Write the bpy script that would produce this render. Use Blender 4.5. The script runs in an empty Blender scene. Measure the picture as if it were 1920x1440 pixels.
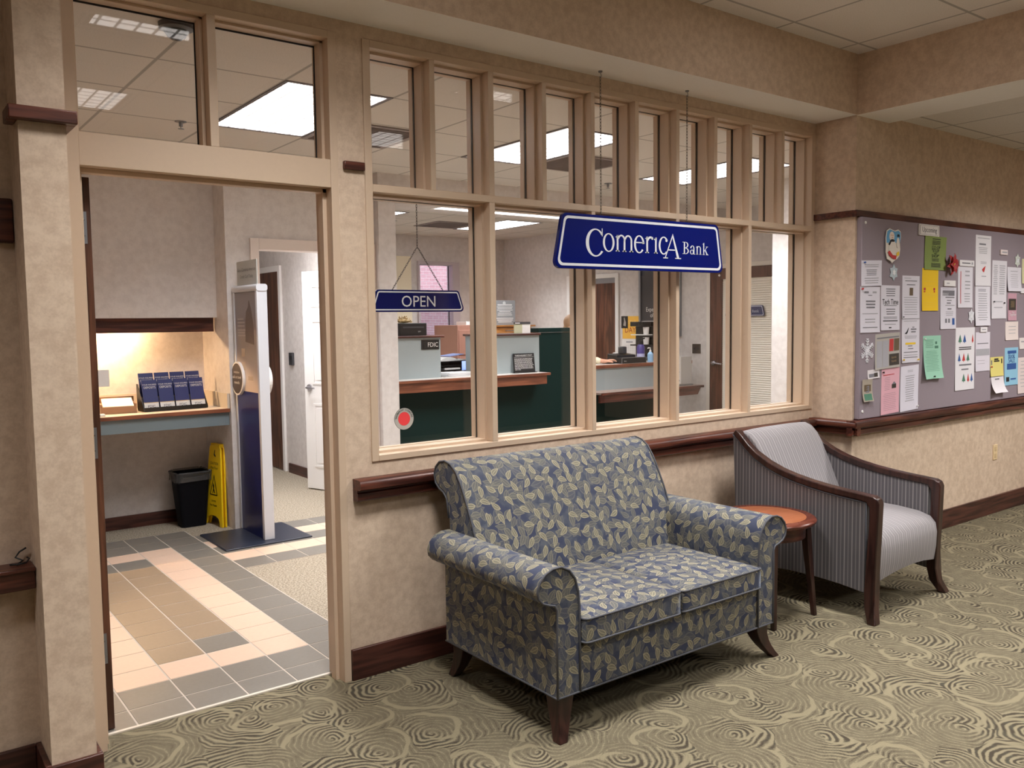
import bpy, bmesh, math, random
from mathutils import Vector, Matrix, Euler
random.seed(7)
PI = math.pi
SC = bpy.context.scene
COL = SC.collection
OFF = {}

# ------------------------------------------------------------------ mesh builder
class MB:
    def __init__(s):
        s.v = []; s.f = []; s.m = []; s.uv = {}
    def add(s, verts, faces, m=0, uvs=None):
        b = len(s.v)
        s.v += [tuple(p) for p in verts]
        for i, f in enumerate(faces):
            if uvs is not None: s.uv[len(s.f)] = uvs[i]
            s.f.append(tuple(b + k for k in f)); s.m.append(m)
        return s
    def box(s, x0, x1, y0, y1, z0, z1, m=0):
        if x0 > x1: x0, x1 = x1, x0
        if y0 > y1: y0, y1 = y1, y0
        if z0 > z1: z0, z1 = z1, z0
        v = [(x0,y0,z0),(x1,y0,z0),(x1,y1,z0),(x0,y1,z0),(x0,y0,z1),(x1,y0,z1),(x1,y1,z1),(x0,y1,z1)]
        f = [(0,3,2,1),(4,5,6,7),(0,1,5,4),(1,2,6,5),(2,3,7,6),(3,0,4,7)]
        return s.add(v, f, m)
    def boxm(s, sx, sy, sz, M, m=0):
        t = MB().box(-sx/2, sx/2, -sy/2, sy/2, -sz/2, sz/2)
        return s.merge(t, M, m)
    def merge(s, o, M=None, m=None):
        vs = [tuple(M @ Vector(p)) for p in o.v] if M is not None else o.v
        b = len(s.v); s.v += vs
        for i, f in enumerate(o.f):
            if i in o.uv: s.uv[len(s.f)] = o.uv[i]
            s.f.append(tuple(b + k for k in f)); s.m.append(o.m[i] if m is None else m)
        return s
    def xform(s, M):
        s.v = [tuple(M @ Vector(p)) for p in s.v]; return s
    def quad(s, p, m=0):
        return s.add(p, [tuple(range(len(p)))], m)
    def prism(s, poly, o, U, V, N, d, m=0, n0=0.0):
        """2-D outline extruded by d along N"""
        o, U, V, N = Vector(o), Vector(U), Vector(V), Vector(N)
        n = len(poly)
        a = [o + U*p[0] + V*p[1] + N*n0 for p in poly]
        b = [q + N*d for q in a]
        f = [tuple(range(n))[::-1], tuple(range(n, 2*n))]
        f += [(i, (i+1) % n, n + (i+1) % n, n + i) for i in range(n)]
        return s.add(a + b, f, m)
    def cone(s, p0, p1, r0, r1, n=16, m=0, caps=True):
        p0, p1 = Vector(p0), Vector(p1)
        ax = (p1 - p0).normalized()
        t = Vector((0,0,1)) if abs(ax.z) < .9 else Vector((1,0,0))
        u = ax.cross(t).normalized(); w = ax.cross(u)
        v = []
        for p, r in ((p0, r0), (p1, r1)):
            for i in range(n):
                a = 2*PI*i/n
                v.append(p + u*(r*math.cos(a)) + w*(r*math.sin(a)))
        f = [(i, (i+1) % n, n + (i+1) % n, n + i) for i in range(n)]
        if caps: f += [tuple(range(n))[::-1], tuple(range(n, 2*n))]
        return s.add(v, f, m)
    def lathe(s, prof, c, n=32, m=0, cap=True):
        """prof: list of (r, z) bottom to top, about the z axis at c"""
        v = []
        for r, z in prof:
            for i in range(n):
                a = 2*PI*i/n
                v.append((c[0] + r*math.cos(a), c[1] + r*math.sin(a), c[2] + z))
        k = len(prof)
        f = [(j*n + i, j*n + (i+1) % n, (j+1)*n + (i+1) % n, (j+1)*n + i) for j in range(k-1) for i in range(n)]
        if cap: f += [tuple(range(n))[::-1], tuple(range((k-1)*n, k*n))]
        return s.add(v, f, m)
    def tube(s, pts, r, n=8, m=0, closed=False):
        pts = [Vector(p) for p in pts]; k = len(pts); v = []
        up = None
        for i, p in enumerate(pts):
            if closed: t = (pts[(i+1) % k] - pts[i-1]).normalized()
            else: t = (pts[min(i+1, k-1)] - pts[max(i-1, 0)]).normalized()
            if up is None:
                h = Vector((0,0,1)) if abs(t.z) < .9 else Vector((1,0,0))
                up = t.cross(h).normalized()
            up = (up - t*up.dot(t)).normalized(); w = t.cross(up)
            rr = r[i] if isinstance(r, (list, tuple)) else r
            for j in range(n):
                a = 2*PI*j/n
                v.append(p + up*(rr*math.cos(a)) + w*(rr*math.sin(a)))
        f = []
        for i in range(k if closed else k-1):
            i2 = (i+1) % k
            f += [(i*n + j, i*n + (j+1) % n, i2*n + (j+1) % n, i2*n + j) for j in range(n)]
        if not closed: f += [tuple(range(n))[::-1], tuple(range((k-1)*n, k*n))]
        return s.add(v, f, m)
    def sphere(s, c, r, n=16, k=10, m=0, sc=(1,1,1)):
        v = []; f = []
        for j in range(k+1):
            t = PI*j/k
            for i in range(n):
                a = 2*PI*i/n
                v.append((c[0] + r*sc[0]*math.sin(t)*math.cos(a), c[1] + r*sc[1]*math.sin(t)*math.sin(a), c[2] - r*sc[2]*math.cos(t)))
        f = [(j*n + i, j*n + (i+1) % n, (j+1)*n + (i+1) % n, (j+1)*n + i) for j in range(k) for i in range(n)]
        return s.add(v, f, m)
    def sweep(s, prof, a0, a1, axis='x', closed=True, caps=True, m=0, seg=1, scale=None):
        """closed 2-D profile swept along an axis, uv in metres.
        axis x: prof is (y,z); axis y: prof is (x,z). scale(t) -> (dx,dz,k) optional"""
        n = len(prof)
        arc = [0.0]
        for i in range(n):
            p, q = prof[i], prof[(i+1) % n]
            arc.append(arc[-1] + math.hypot(q[0]-p[0], q[1]-p[1]))
        v = []
        for j in range(seg+1):
            t = j/seg; a = a0 + (a1-a0)*t
            for p in prof:
                q = p if scale is None else scale(t, p)
                v.append((a, q[0], q[1]) if axis == 'x' else (q[0], a, q[1]))
        f = []; uv = []
        for j in range(seg):
            b0 = a0 + (a1-a0)*j/seg; b1 = a0 + (a1-a0)*(j+1)/seg
            for i in range(n if closed else n-1):
                k = (i+1) % n
                f.append((j*n+i, j*n+k, (j+1)*n+k, (j+1)*n+i))
                uv.append([(b0, arc[i]), (b0, arc[i+1]), (b1, arc[i+1]), (b1, arc[i])])
        if caps:
            f.append(tuple(range(n))[::-1]); uv.append([(p[0], p[1]) for p in prof][::-1])
            f.append(tuple(range(seg*n, seg*n+n))); uv.append([(p[0]+.31, p[1]+.17) for p in prof])
        return s.add(v, f, m, uv)
    def text(s, string, size, o, U, V, align='CENTER', d=0.0006, m=0, sx=1.0):
        vs, fs = text_geo(string, align)
        o, U, V = Vector(o), Vector(U), Vector(V); N = U.cross(V)
        a = [o + U*(p[0]*size*sx) + V*(p[1]*size) + N*d for p in vs]
        return s.add(a, fs, m)

_TXT = {}
def text_geo(string, align):
    k = (string, align)
    if k not in _TXT:
        c = bpy.data.curves.new('txt', 'FONT'); c.body = string; c.align_x = align; c.resolution_u = 3; c.fill_mode = 'FRONT'
        o = bpy.data.objects.new('txt', c); COL.objects.link(o)
        dg = bpy.context.evaluated_depsgraph_get()
        me = bpy.data.meshes.new_from_object(o.evaluated_get(dg))
        _TXT[k] = ([tuple(v.co) for v in me.vertices], [tuple(p.vertices) for p in me.polygons])
        bpy.data.objects.remove(o); bpy.data.curves.remove(c); bpy.data.meshes.remove(me)
    return _TXT[k]

def mesh_from(mb, off, mats, smooth, name):
    me = bpy.data.meshes.new(name)
    ox, oy, oz = off
    me.from_pydata([(x-ox, y-oy, z-oz) for x, y, z in mb.v], [], mb.f)
    for m in mats: me.materials.append(m)
    bm = bmesh.new(); bm.from_mesh(me); bm.faces.ensure_lookup_table()
    uvl = bm.loops.layers.uv.new('UVMap')
    for i, f in enumerate(bm.faces):
        f.material_index = min(mb.m[i], len(mats)-1)
        u = mb.uv.get(i)
        if u is not None:
            for l, q in zip(f.loops, u): l[uvl].uv = q
    todo = [f for i, f in enumerate(bm.faces) if i not in mb.uv]
    bmesh.ops.recalc_face_normals(bm, faces=bm.faces)
    bm.normal_update()
    for f in todo:
        n = f.normal; ax, ay, az = abs(n.x), abs(n.y), abs(n.z)
        for l in f.loops:
            c = l.vert.co
            l[uvl].uv = (c.y+oy, c.z+oz) if ax >= ay and ax >= az else ((c.x+ox, c.z+oz) if ay >= az else (c.x+ox, c.y+oy))
    bm.to_mesh(me); bm.free()
    if smooth:
        for p in me.polygons: p.use_smooth = True
        if smooth is not True: me.set_sharp_from_angle(angle=math.radians(smooth))
    me.update()
    return me

def _mk(name, mb, mat, off, smooth, bevel, seg=2):
    mats = mat if isinstance(mat, (list, tuple)) else [mat]
    o = bpy.data.objects.new(name, mesh_from(mb, off, mats, smooth, name))
    COL.objects.link(o)
    if bevel:
        b = o.modifiers.new('bevel', 'BEVEL'); b.width = bevel; b.segments = seg; b.limit_method = 'ANGLE'; b.angle_limit = math.radians(40)
        b.harden_normals = False
    return o
def tag(o, label=None, cat=None, group=None, kind=None):
    if label: o['label'] = label
    if cat: o['category'] = cat
    if group: o['group'] = group
    if kind: o['kind'] = kind
    return o
def thing(name, label, cat, loc=(0,0,0), group=None, kind=None):
    o = bpy.data.objects.new(name, None); COL.objects.link(o)
    o.empty_display_size = .05; o.location = loc; OFF[o] = Vector(loc)
    return tag(o, label, cat, group, kind)
def part(name, mb, mat, parent, smooth=35, bevel=0, label=None, seg=2):
    o = _mk(name, mb, mat, OFF[parent], smooth, bevel, seg)
    o.parent = parent; OFF[o] = OFF[parent]
    if label: o['label'] = label
    return o
def solid(name, mb, mat, label, cat, loc=None, group=None, smooth=35, bevel=0, kind=None, seg=2):
    if loc is None:
        xs = [p[0] for p in mb.v]; ys = [p[1] for p in mb.v]; zs = [p[2] for p in mb.v]
        loc = ((min(xs)+max(xs))/2, (min(ys)+max(ys))/2, min(zs))
    o = _mk(name, mb, mat, Vector(loc), smooth, bevel, seg)
    o.location = loc; OFF[o] = Vector(loc)
    return tag(o, label, cat, group, kind)
def struct(name, mb, mat, label=None, cat=None, loc=(0,0,0), smooth=35, bevel=0):
    return solid(name, mb, mat, label, cat, loc, None, smooth, bevel, 'structure')
def sub(o, levels=1):
    m = o.modifiers.new('subdivision', 'SUBSURF'); m.levels = levels; m.render_levels = levels
    return o
def rrect(x0, x1, z0, z1, r, n=5):
    pts = []
    for cx, cz, a in ((x1-r, z0+r, -90), (x1-r, z1-r, 0), (x0+r, z1-r, 90), (x0+r, z0+r, 180)):
        for i in range(n+1):
            t = math.radians(a + 90*i/n); pts.append((cx + r*math.cos(t), cz + r*math.sin(t)))
    return pts
def rpoly(pts, r, n=5):
    """round the corners of a convex polygon"""
    out = []; k = len(pts)
    for i in range(k):
        p = Vector(pts[i]); a = (Vector(pts[i-1]) - p).normalized(); b = (Vector(pts[(i+1) % k]) - p).normalized()
        ang = a.angle(b); d = r/math.tan(ang/2)
        c = p + (a+b).normalized()*(r/math.sin(ang/2))
        s = p + a*d; e = p + b*d
        a0 = math.atan2(s.y-c.y, s.x-c.x); a1 = math.atan2(e.y-c.y, e.x-c.x)
        da = (a1-a0+PI) % (2*PI) - PI
        for j in range(n+1):
            t = a0 + da*j/n; out.append((c.x + r*math.cos(t), c.y + r*math.sin(t)))
    return out

# ------------------------------------------------------------------ materials
def lin(c):
    return tuple((x/12.92 if x <= .04045 else ((x+.055)/1.055)**2.4) for x in (v/255 for v in c))
class G:
    def __init__(s, name):
        s.mat = bpy.data.materials.new(name); s.mat.use_nodes = True
        s.nt = s.mat.node_tree; s.b = s.nt.nodes['Principled BSDF']; s.out = s.nt.nodes['Material Output']
    def n(s, t, **kw):
        o = s.nt.nodes.new(t)
        for k, v in kw.items(): setattr(o, k, v)
        return o
    def put(s, sock, v):
        if isinstance(v, bpy.types.NodeSocket): s.nt.links.new(v, sock)
        else: sock.default_value = v
    def m(s, op, a, b=0.0, c=None, clamp=False):
        o = s.n('ShaderNodeMath', operation=op); o.use_clamp = clamp
        s.put(o.inputs[0], a)
        if len(o.inputs) > 1: s.put(o.inputs[1], b)
        if c is not None: s.put(o.inputs[2], c)
        return o.outputs[0]
    def vm(s, op, a, b=(0,0,0)):
        o = s.n('ShaderNodeVectorMath', operation=op); s.put(o.inputs[0], a); s.put(o.inputs[1], b)
        return o.outputs['Value'] if op in ('LENGTH', 'DOT_PRODUCT') else o.outputs[0]
    def scale(s, a, k):
        o = s.n('ShaderNodeVectorMath', operation='SCALE'); s.put(o.inputs[0], a); s.put(o.inputs['Scale'], k); return o.outputs[0]
    def xyz(s, a):
        o = s.n('ShaderNodeSeparateXYZ'); s.put(o.inputs[0], a); return o.outputs
    def cxyz(s, x, y, z):
        o = s.n('ShaderNodeCombineXYZ'); s.put(o.inputs[0], x); s.put(o.inputs[1], y); s.put(o.inputs[2], z); return o.outputs[0]
    def mix(s, f, a, b):
        o = s.n('ShaderNodeMix', data_type='RGBA'); s.put(o.inputs[0], f)
        for k, v in ((6, a), (7, b)):
            if isinstance(v, bpy.types.NodeSocket): s.nt.links.new(v, o.inputs[k])
            else: o.inputs[k].default_value = (*v[:3], 1)
        return o.outputs[2]
    def noise(s, vec, scale, detail=3, rough=.5):
        o = s.n('ShaderNodeTexNoise'); s.put(o.inputs['Vector'], vec); o.inputs['Scale'].default_value = scale
        o.inputs['Detail'].default_value = detail; o.inputs['Roughness'].default_value = rough
        return o.outputs
    def step(s, v, a, b):
        o = s.n('ShaderNodeMapRange', interpolation_type='SMOOTHSTEP'); s.put(o.inputs[0], v); o.inputs[1].default_value = a; o.inputs[2].default_value = b
        return o.outputs[0]
    def pos(s): return s.n('ShaderNodeNewGeometry').outputs['Position']
    def uv(s): return s.n('ShaderNodeTexCoord').outputs['UV']
    def obj(s): return s.n('ShaderNodeTexCoord').outputs['Object']
    def bump(s, h, strength, dist=.002):
        o = s.n('ShaderNodeBump'); s.put(o.inputs['Height'], h); o.inputs['Strength'].default_value = strength; o.inputs['Distance'].default_value = dist
        s.nt.links.new(o.outputs[0], s.b.inputs['Normal'])
    def set(s, col=None, rough=None, metal=None, spec=None):
        if col is not None: s.put(s.b.inputs['Base Color'], col if isinstance(col, bpy.types.NodeSocket) else (*col[:3], 1))
        if rough is not None: s.put(s.b.inputs['Roughness'], rough)
        if metal is not None: s.b.inputs['Metallic'].default_value = metal
        if spec is not None: s.b.inputs['Specular IOR Level'].default_value = spec
        return s.mat
_PM = {}
def plain(name, rgb, rough=.5, metal=0, spec=.5, noise=0.0):
    """painted / moulded material with a faint mottling"""
    k = (name, rgb)
    if k not in _PM:
        g = G(name); c = lin(rgb)
        if noise:
            f = g.noise(g.pos(), 60, 3)[0]
            col = g.mix(f, tuple(x*(1-noise) for x in c), tuple(min(1, x*(1+noise)) for x in c))
        else: col = c
        _PM[k] = g.set(col, rough, metal, spec)
    return _PM[k]
def glow(name, rgb, strength):
    g = G(name); g.set((.8,.8,.8), .5)
    g.b.inputs['Emission Color'].default_value = (*rgb, 1); g.b.inputs['Emission Strength'].default_value = strength
    return g.mat
def wallpaper(name, c1, c2, scale=16):
    g = G(name); p = g.pos()
    a = g.noise(p, scale, 6, .62)[0]; b = g.noise(p, scale*5.5, 4, .6)[0]; c = g.noise(p, scale*.25, 2)[0]
    f = g.step(g.m('ADD', g.m('ADD', g.m('MULTIPLY', a, .62), g.m('MULTIPLY', b, .25)), g.m('MULTIPLY', c, .13)), .36, .64)
    g.set(g.mix(f, lin(c1), lin(c2)), .75, 0, .25); g.bump(b, .12, .001)
    return g.mat
def wood(name, c1, c2, axis=0, rough=.35, grain=9):
    g = G(name); p = g.pos(); x = g.xyz(p); k = [55, 55, 55]; k[axis] = 3.2
    v = g.cxyz(g.m('MULTIPLY', x[0], k[0]), g.m('MULTIPLY', x[1], k[1]), g.m('MULTIPLY', x[2], k[2]))
    a = g.noise(v, 1.0, 5, .6)[0]; k2 = [grain]*3; k2[axis] = .9
    v2 = g.cxyz(g.m('MULTIPLY', x[0], k2[0]), g.m('MULTIPLY', x[1], k2[1]), g.m('MULTIPLY', x[2], k2[2]))
    b = g.m('SINE', g.m('MULTIPLY', g.noise(v2, 1.0, 2)[0], 34))
    f = g.step(g.m('ADD', a, g.m('MULTIPLY', b, .12)), .3, .72)
    return g.set(g.mix(f, lin(c1), lin(c2)), rough, 0, .5)
def tile_ceiling(name, rgb, px, py, ox, oy):
    g = G(name); p = g.pos(); x = g.xyz(p)
    def line(c, o, per):
        t = g.m('MODULO', g.m('ADD', g.m('SUBTRACT', c, o), per*200), per)
        d = g.m('MINIMUM', t, g.m('SUBTRACT', per, t))
        return g.m('SUBTRACT', 1.0, g.step(d, .006, .011))
    f = g.m('MAXIMUM', line(x[0], ox, px), line(x[1], oy, py))
    c = lin(rgb)
    nz = g.noise(p, 160, 3)[0]
    base = g.mix(g.step(nz, .3, .75), tuple(v*.88 for v in c), c)
    g.set(g.mix(f, base, tuple(v*.52 for v in c)), .85, 0, .1)  # recess shadow along the grid painted in as darker lines
    g.bump(nz, .2, .001)
    return g.mat
def swirl_carpet(name):
    g = G(name); p = g.pos()
    wob = g.noise(p, 5.5, 2)[1]
    q = g.vm('ADD', g.scale(p, 4.2), g.scale(g.vm('SUBTRACT', wob, (.5,.5,.5)), .42))
    v = g.n('ShaderNodeTexVoronoi', voronoi_dimensions='2D', feature='F1'); g.put(v.inputs['Vector'], q)
    v.inputs['Scale'].default_value = 1.0; v.inputs['Randomness'].default_value = .72
    off = g.vm('SUBTRACT', v.outputs['Color'], (.5,.5,.5))
    d = g.vm('SUBTRACT', g.vm('SUBTRACT', q, v.outputs['Position']), g.scale(off, .46))
    c = g.xyz(d); rnd = g.xyz(v.outputs['Color'])
    r = g.m('SQRT', g.m('ADD', g.m('MULTIPLY', c[0], c[0]), g.m('MULTIPLY', c[1], c[1])))
    ang = g.m('ARCTAN2', c[1], c[0])
    t = g.m('ADD', g.m('ADD', g.m('MULTIPLY', r, 10.5), g.m('MULTIPLY', ang, 1/(2*PI))), g.m('MULTIPLY', rnd[2], 3.0))
    w = g.m('SINE', g.m('MULTIPLY', t, 2*PI))
    lop = g.m('MULTIPLY', g.m('SINE', g.m('ADD', ang, g.m('MULTIPLY', rnd[0], 6.28))), .6)
    nz = g.noise(p, 120, 2, .7)[0]; nz2 = g.noise(p, 22, 2)[0]
    jit = g.m('ADD', g.m('MULTIPLY', g.m('SUBTRACT', nz, .5), 2.0), g.m('MULTIPLY', g.m('SUBTRACT', nz2, .5), .9))
    s_ = g.m('ADD', g.m('ADD', w, lop), jit)
    dk = g.m('SUBTRACT', 1.0, g.step(s_, -1.35, -.15)); lt = g.step(g.m('SUBTRACT', s_, g.m('MULTIPLY', lop, 1.6)), .2, 1.1)
    arm = g.m('MULTIPLY', g.step(g.m('COSINE', g.m('ADD', g.m('SUBTRACT', ang, g.m('MULTIPLY', r, 5.5)), g.m('MULTIPLY', rnd[1], 6.28))), .94, .985), g.step(r, .06, .16))
    mid = g.mix(nz2, lin((104,96,80)), lin((121,112,92)))
    col = g.mix(g.m('MULTIPLY', dk, .75), mid, g.mix(g.step(nz2, .45, .6), lin((54,47,42)), lin((58,57,52))))
    col = g.mix(g.m('MULTIPLY', g.m('MAXIMUM', g.m('MULTIPLY', lt, .85), g.m('MULTIPLY', arm, .85)), .85), col, lin((148,138,113)))
    rowx = g.m('SINE', g.m('MULTIPLY', g.xyz(p)[0], 2*PI/.0075)); rowy = g.m('SINE', g.m('MULTIPLY', g.xyz(p)[1], 2*PI/.0075))
    weave = g.m('MULTIPLY_ADD', g.m('MULTIPLY', rowx, rowy), .3, .92)
    out = g.n('ShaderNodeVectorMath', operation='SCALE'); g.put(out.inputs[0], col); g.put(out.inputs['Scale'], weave)
    g.set(out.outputs[0], .95, 0, .05); g.bump(nz, .4, .003)
    return g.mat
def speckle_carpet(name, c1, c2):
    g = G(name); p = g.pos(); a = g.noise(p, 90, 4, .7)[0]
    return g.set(g.mix(g.step(a, .38, .62), lin(c1), lin(c2)), .95, 0, .05)
def leaf_fabric(name):
    g = G(name); uv = g.uv()
    base = g.mix(g.step(g.noise(uv, 30, 4)[0], .35, .65), lin((56,62,80)), lin((82,86,95)))
    base = g.mix(g.step(g.noise(uv, 9, 2)[0], .42, .62), base, lin((50,56,80)))
    col = base
    def layer(col, sc, seed, cf, co, amt, wid, ln):
        q = g.vm('ADD', g.scale(uv, sc), (seed, seed*1.7, 0))
        v = g.n('ShaderNodeTexVoronoi', voronoi_dimensions='2D', feature='F1'); g.put(v.inputs['Vector'], q)
        v.inputs['Scale'].default_value = 1.0; v.inputs['Randomness'].default_value = .6
        d = g.xyz(g.vm('SUBTRACT', q, v.outputs['Position'])); rn = g.xyz(v.outputs['Color'])
        a = g.m('MULTIPLY', rn[0], 6.283)
        ca, sa = g.m('COSINE', a), g.m('SINE', a)
        u = g.m('ADD', g.m('MULTIPLY', d[0], ca), g.m('MULTIPLY', d[1], sa))
        w = g.m('SUBTRACT', g.m('MULTIPLY', d[1], ca), g.m('MULTIPLY', d[0], sa))
        w = g.m('ADD', w, g.m('MULTIPLY', g.m('MULTIPLY', u, u), .35))
        un = g.m('DIVIDE', u, ln)
        dd = g.m('ADD', g.m('DIVIDE', g.m('ABSOLUTE', w), g.m('MULTIPLY', g.m('SUBTRACT', 1.25, g.m('MULTIPLY', un, .45)), wid)), g.m('MULTIPLY', un, un))
        inside = g.m('SUBTRACT', 1.0, g.step(dd, .95, 1.02))
        rim = g.m('MULTIPLY', g.step(dd, .66, .8), inside)
        rib = g.m('MULTIPLY', g.m('SUBTRACT', 1.0, g.step(g.m('ABSOLUTE', w), .012, .026)), inside)
        vein = g.step(g.m('SINE', g.m('MULTIPLY', g.m('ADD', u, g.m('MULTIPLY', g.m('ABSOLUTE', w), -1.2)), 48)), .2, .9)
        fill = g.mix(g.m('MULTIPLY', vein, .5), cf, co)
        leaf = g.mix(g.m('MAXIMUM', rim, rib), fill, co)
        return g.mix(g.m('MULTIPLY', inside, amt), col, leaf)
    col = layer(col, 12, 3.1, lin((72,75,86)), lin((102,101,100)), .8, .2, .5)
    col = layer(col, 13.5, 8.7, lin((88,88,87)), lin((126,121,106)), .85, .17, .46)
    col = layer(col, 15, 21.7, lin((84,85,85)), lin((116,112,102)), .8, .17, .46)
    col = layer(col, 15.2, 14.2, lin((108,104,90)), lin((162,154,128)), .95, .16, .45)
    wv = g.noise(uv, 700, 1)[0]
    g.set(col, .62, 0, .35); g.bump(wv, .15, .0006)
    g.b.inputs['Sheen Weight'].default_value = .2; g.b.inputs['Sheen Roughness'].default_value = .4; g.b.inputs['Sheen Tint'].default_value = (.7, .8, 1, 1)
    return g.mat
def stripe_fabric(name, c1, c2, per=.021, ax=0):
    g = G(name); u = g.xyz(g.uv())[ax]
    t = g.m('MODULO', g.m('ADD', u, 50.0), per); d = g.m('ABSOLUTE', g.m('SUBTRACT', t, per/2))
    f = g.m('SUBTRACT', 1.0, g.step(d, per*.08, per*.2))
    t2 = g.m('MODULO', g.m('ADD', u, 50.0), per*2); f = g.m('MULTIPLY', f, g.m('ADD', .55, g.m('MULTIPLY', g.step(t2, per*.95, per*1.05), .45)))
    wv = g.noise(g.uv(), 500, 2)[0]
    g.set(g.mix(f, g.mix(wv, lin(tuple(x*.94 for x in c1)), lin(c1)), lin(c2)), .7, 0, .3)
    g.bump(wv, .12, .0005); g.b.inputs['Sheen Weight'].default_value = .15
    return g.mat
def pane_glass(name, tint=(1,1,1)):
    g = G(name)
    g.nt.nodes.remove(g.b)
    tr = g.n('ShaderNodeBsdfTransparent'); tr.inputs[0].default_value = (*tint, 1)
    gl = g.n('ShaderNodeBsdfGlossy'); gl.inputs['Roughness'].default_value = .0
    lw = g.n('ShaderNodeLayerWeight'); lw.inputs[0].default_value = .5
    fr = g.m('MULTIPLY_ADD', g.m('POWER', lw.outputs['Facing'], 5.0), .95, .034)
    mx = g.n('ShaderNodeMixShader'); g.nt.links.new(fr, mx.inputs[0]); g.nt.links.new(tr.outputs[0], mx.inputs[1]); g.nt.links.new(gl.outputs[0], mx.inputs[2])
    g.nt.links.new(mx.outputs[0], g.out.inputs[0])
    return g.mat
def brick_mat(name):
    g = G(name); x = g.xyz(g.pos())
    b = g.n('ShaderNodeTexBrick'); g.put(b.inputs['Vector'], g.cxyz(x[0], x[2], 0.0)); b.inputs['Scale'].default_value = 4.5
    b.inputs['Color1'].default_value = (*lin((232,196,205)), 1); b.inputs['Color2'].default_value = (*lin((222,180,192)), 1); b.inputs['Mortar'].default_value = (*lin((236,220,226)), 1)
    b.inputs['Mortar Size'].default_value = .025
    return g.set(b.outputs['Color'], .9)

PAPER = wallpaper('tan_wallpaper', (200,176,154), (220,198,176), 26)
PAPERB = wallpaper('mauve_wallpaper', (206,200,197), (219,214,211), 18)
TRIMP = plain('beige_trim_paint', (208,184,160), .42, noise=.03)
PLASTER = plain('white_plaster', (230,226,220), .85, noise=.03)
WOODX = wood('dark_cherry_wood_long', (58,26,20), (104,56,42), 0)
WOODY = wood('dark_cherry_wood_deep', (58,26,20), (104,56,42), 1)
WOODZ = wood('dark_walnut_door_wood', (66,40,28), (112,72,52), 2, .4)
LEGW = wood('espresso_leg_wood', (40,22,19), (64,38,32), 2, .3)
COUNTERW = wood('counter_edge_oak', (104,58,40), (142,86,60), 0, .35)
BASEW = wood('baseboard_wood', (52,26,22), (86,48,40), 0, .35)
BASEWY = wood('baseboard_wood_deep', (52,26,22), (86,48,40), 1, .35)
BLACK = plain('black_plastic', (22,22,24), .4)
SATIN = plain('dark_grey_plastic', (60,60,64), .45)
WHITE = plain('white_paint', (232,230,228), .45)
OFFW = plain('off_white_paint', (226,220,212), .5)
CHROME = plain('brushed_metal', (190,190,196), .25, 1)
STEEL = plain('dull_steel', (150,152,156), .4, .8)
BLUE = plain('navy_sign_face', (3,20,104), .25, 0, .3)
SIGNW = plain('sign_white_vinyl', (232,234,240), .4)
GREEN = plain('dark_green_laminate', (16,40,38), .6, 0, .12, noise=.1)
TEAL = plain('grey_blue_laminate', (160,171,174), .4, noise=.03)
TEALD = plain('slate_blue_laminate', (116,130,136), .45)
GLASS = pane_glass('window_glass')
# ================================================================== camera
F_PX, YAW, PITCH, ROLL = 1609.8, .6472441, .0731932, -.0125984
def make_camera():
    cy, sy, cp, sp = math.cos(YAW), math.sin(YAW), math.cos(PITCH), math.sin(PITCH)
    fwd = Vector((sy*cp, cy*cp, -sp)); right = Vector((cy, -sy, 0)); down = fwd.cross(right)
    cr, sr = math.cos(ROLL), math.sin(ROLL)
    r2 = right*cr - down*sr; d2 = right*sr + down*cr
    cam = bpy.data.cameras.new('camera'); o = bpy.data.objects.new('camera', cam); COL.objects.link(o)
    M = Matrix((( r2.x, -d2.x, -fwd.x, 0.0), (r2.y, -d2.y, -fwd.y, -3.363), (r2.z, -d2.z, -fwd.z, 1.567), (0,0,0,1)))
    o.matrix_world = M
    cam.sensor_width = 36; cam.sensor_fit = 'HORIZONTAL'; cam.lens = F_PX/1920*36; cam.clip_start = .02
    SC.camera = o
make_camera()

# ================================================================== the setting
CARPET = swirl_carpet('swirl_carpet'); SPECK = speckle_carpet('speckled_carpet', (128,117,102), (180,169,152))
HALLCEIL = tile_ceiling('hall_ceiling_tile', (230,223,216), .64, .64, 4.22, -.42)
SIDECEIL = tile_ceiling('corridor_ceiling_tile', (222,216,208), .635, .635, 6.03, -.42)
BANKCEIL = tile_ceiling('bank_ceiling_tile', (220,215,208), .623, .60, 1.785, .875)
struct('floor', MB().box(-2.6, 9.6, -6.6, .128, -.08, 0), CARPET, 'olive and tan swirl-patterned hall carpet', 'floor')
struct('floor', MB().box(-.1, 8.1, .128, 7.5, -.08, 0), SPECK, 'speckled beige carpet inside the bank', 'floor')
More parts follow.
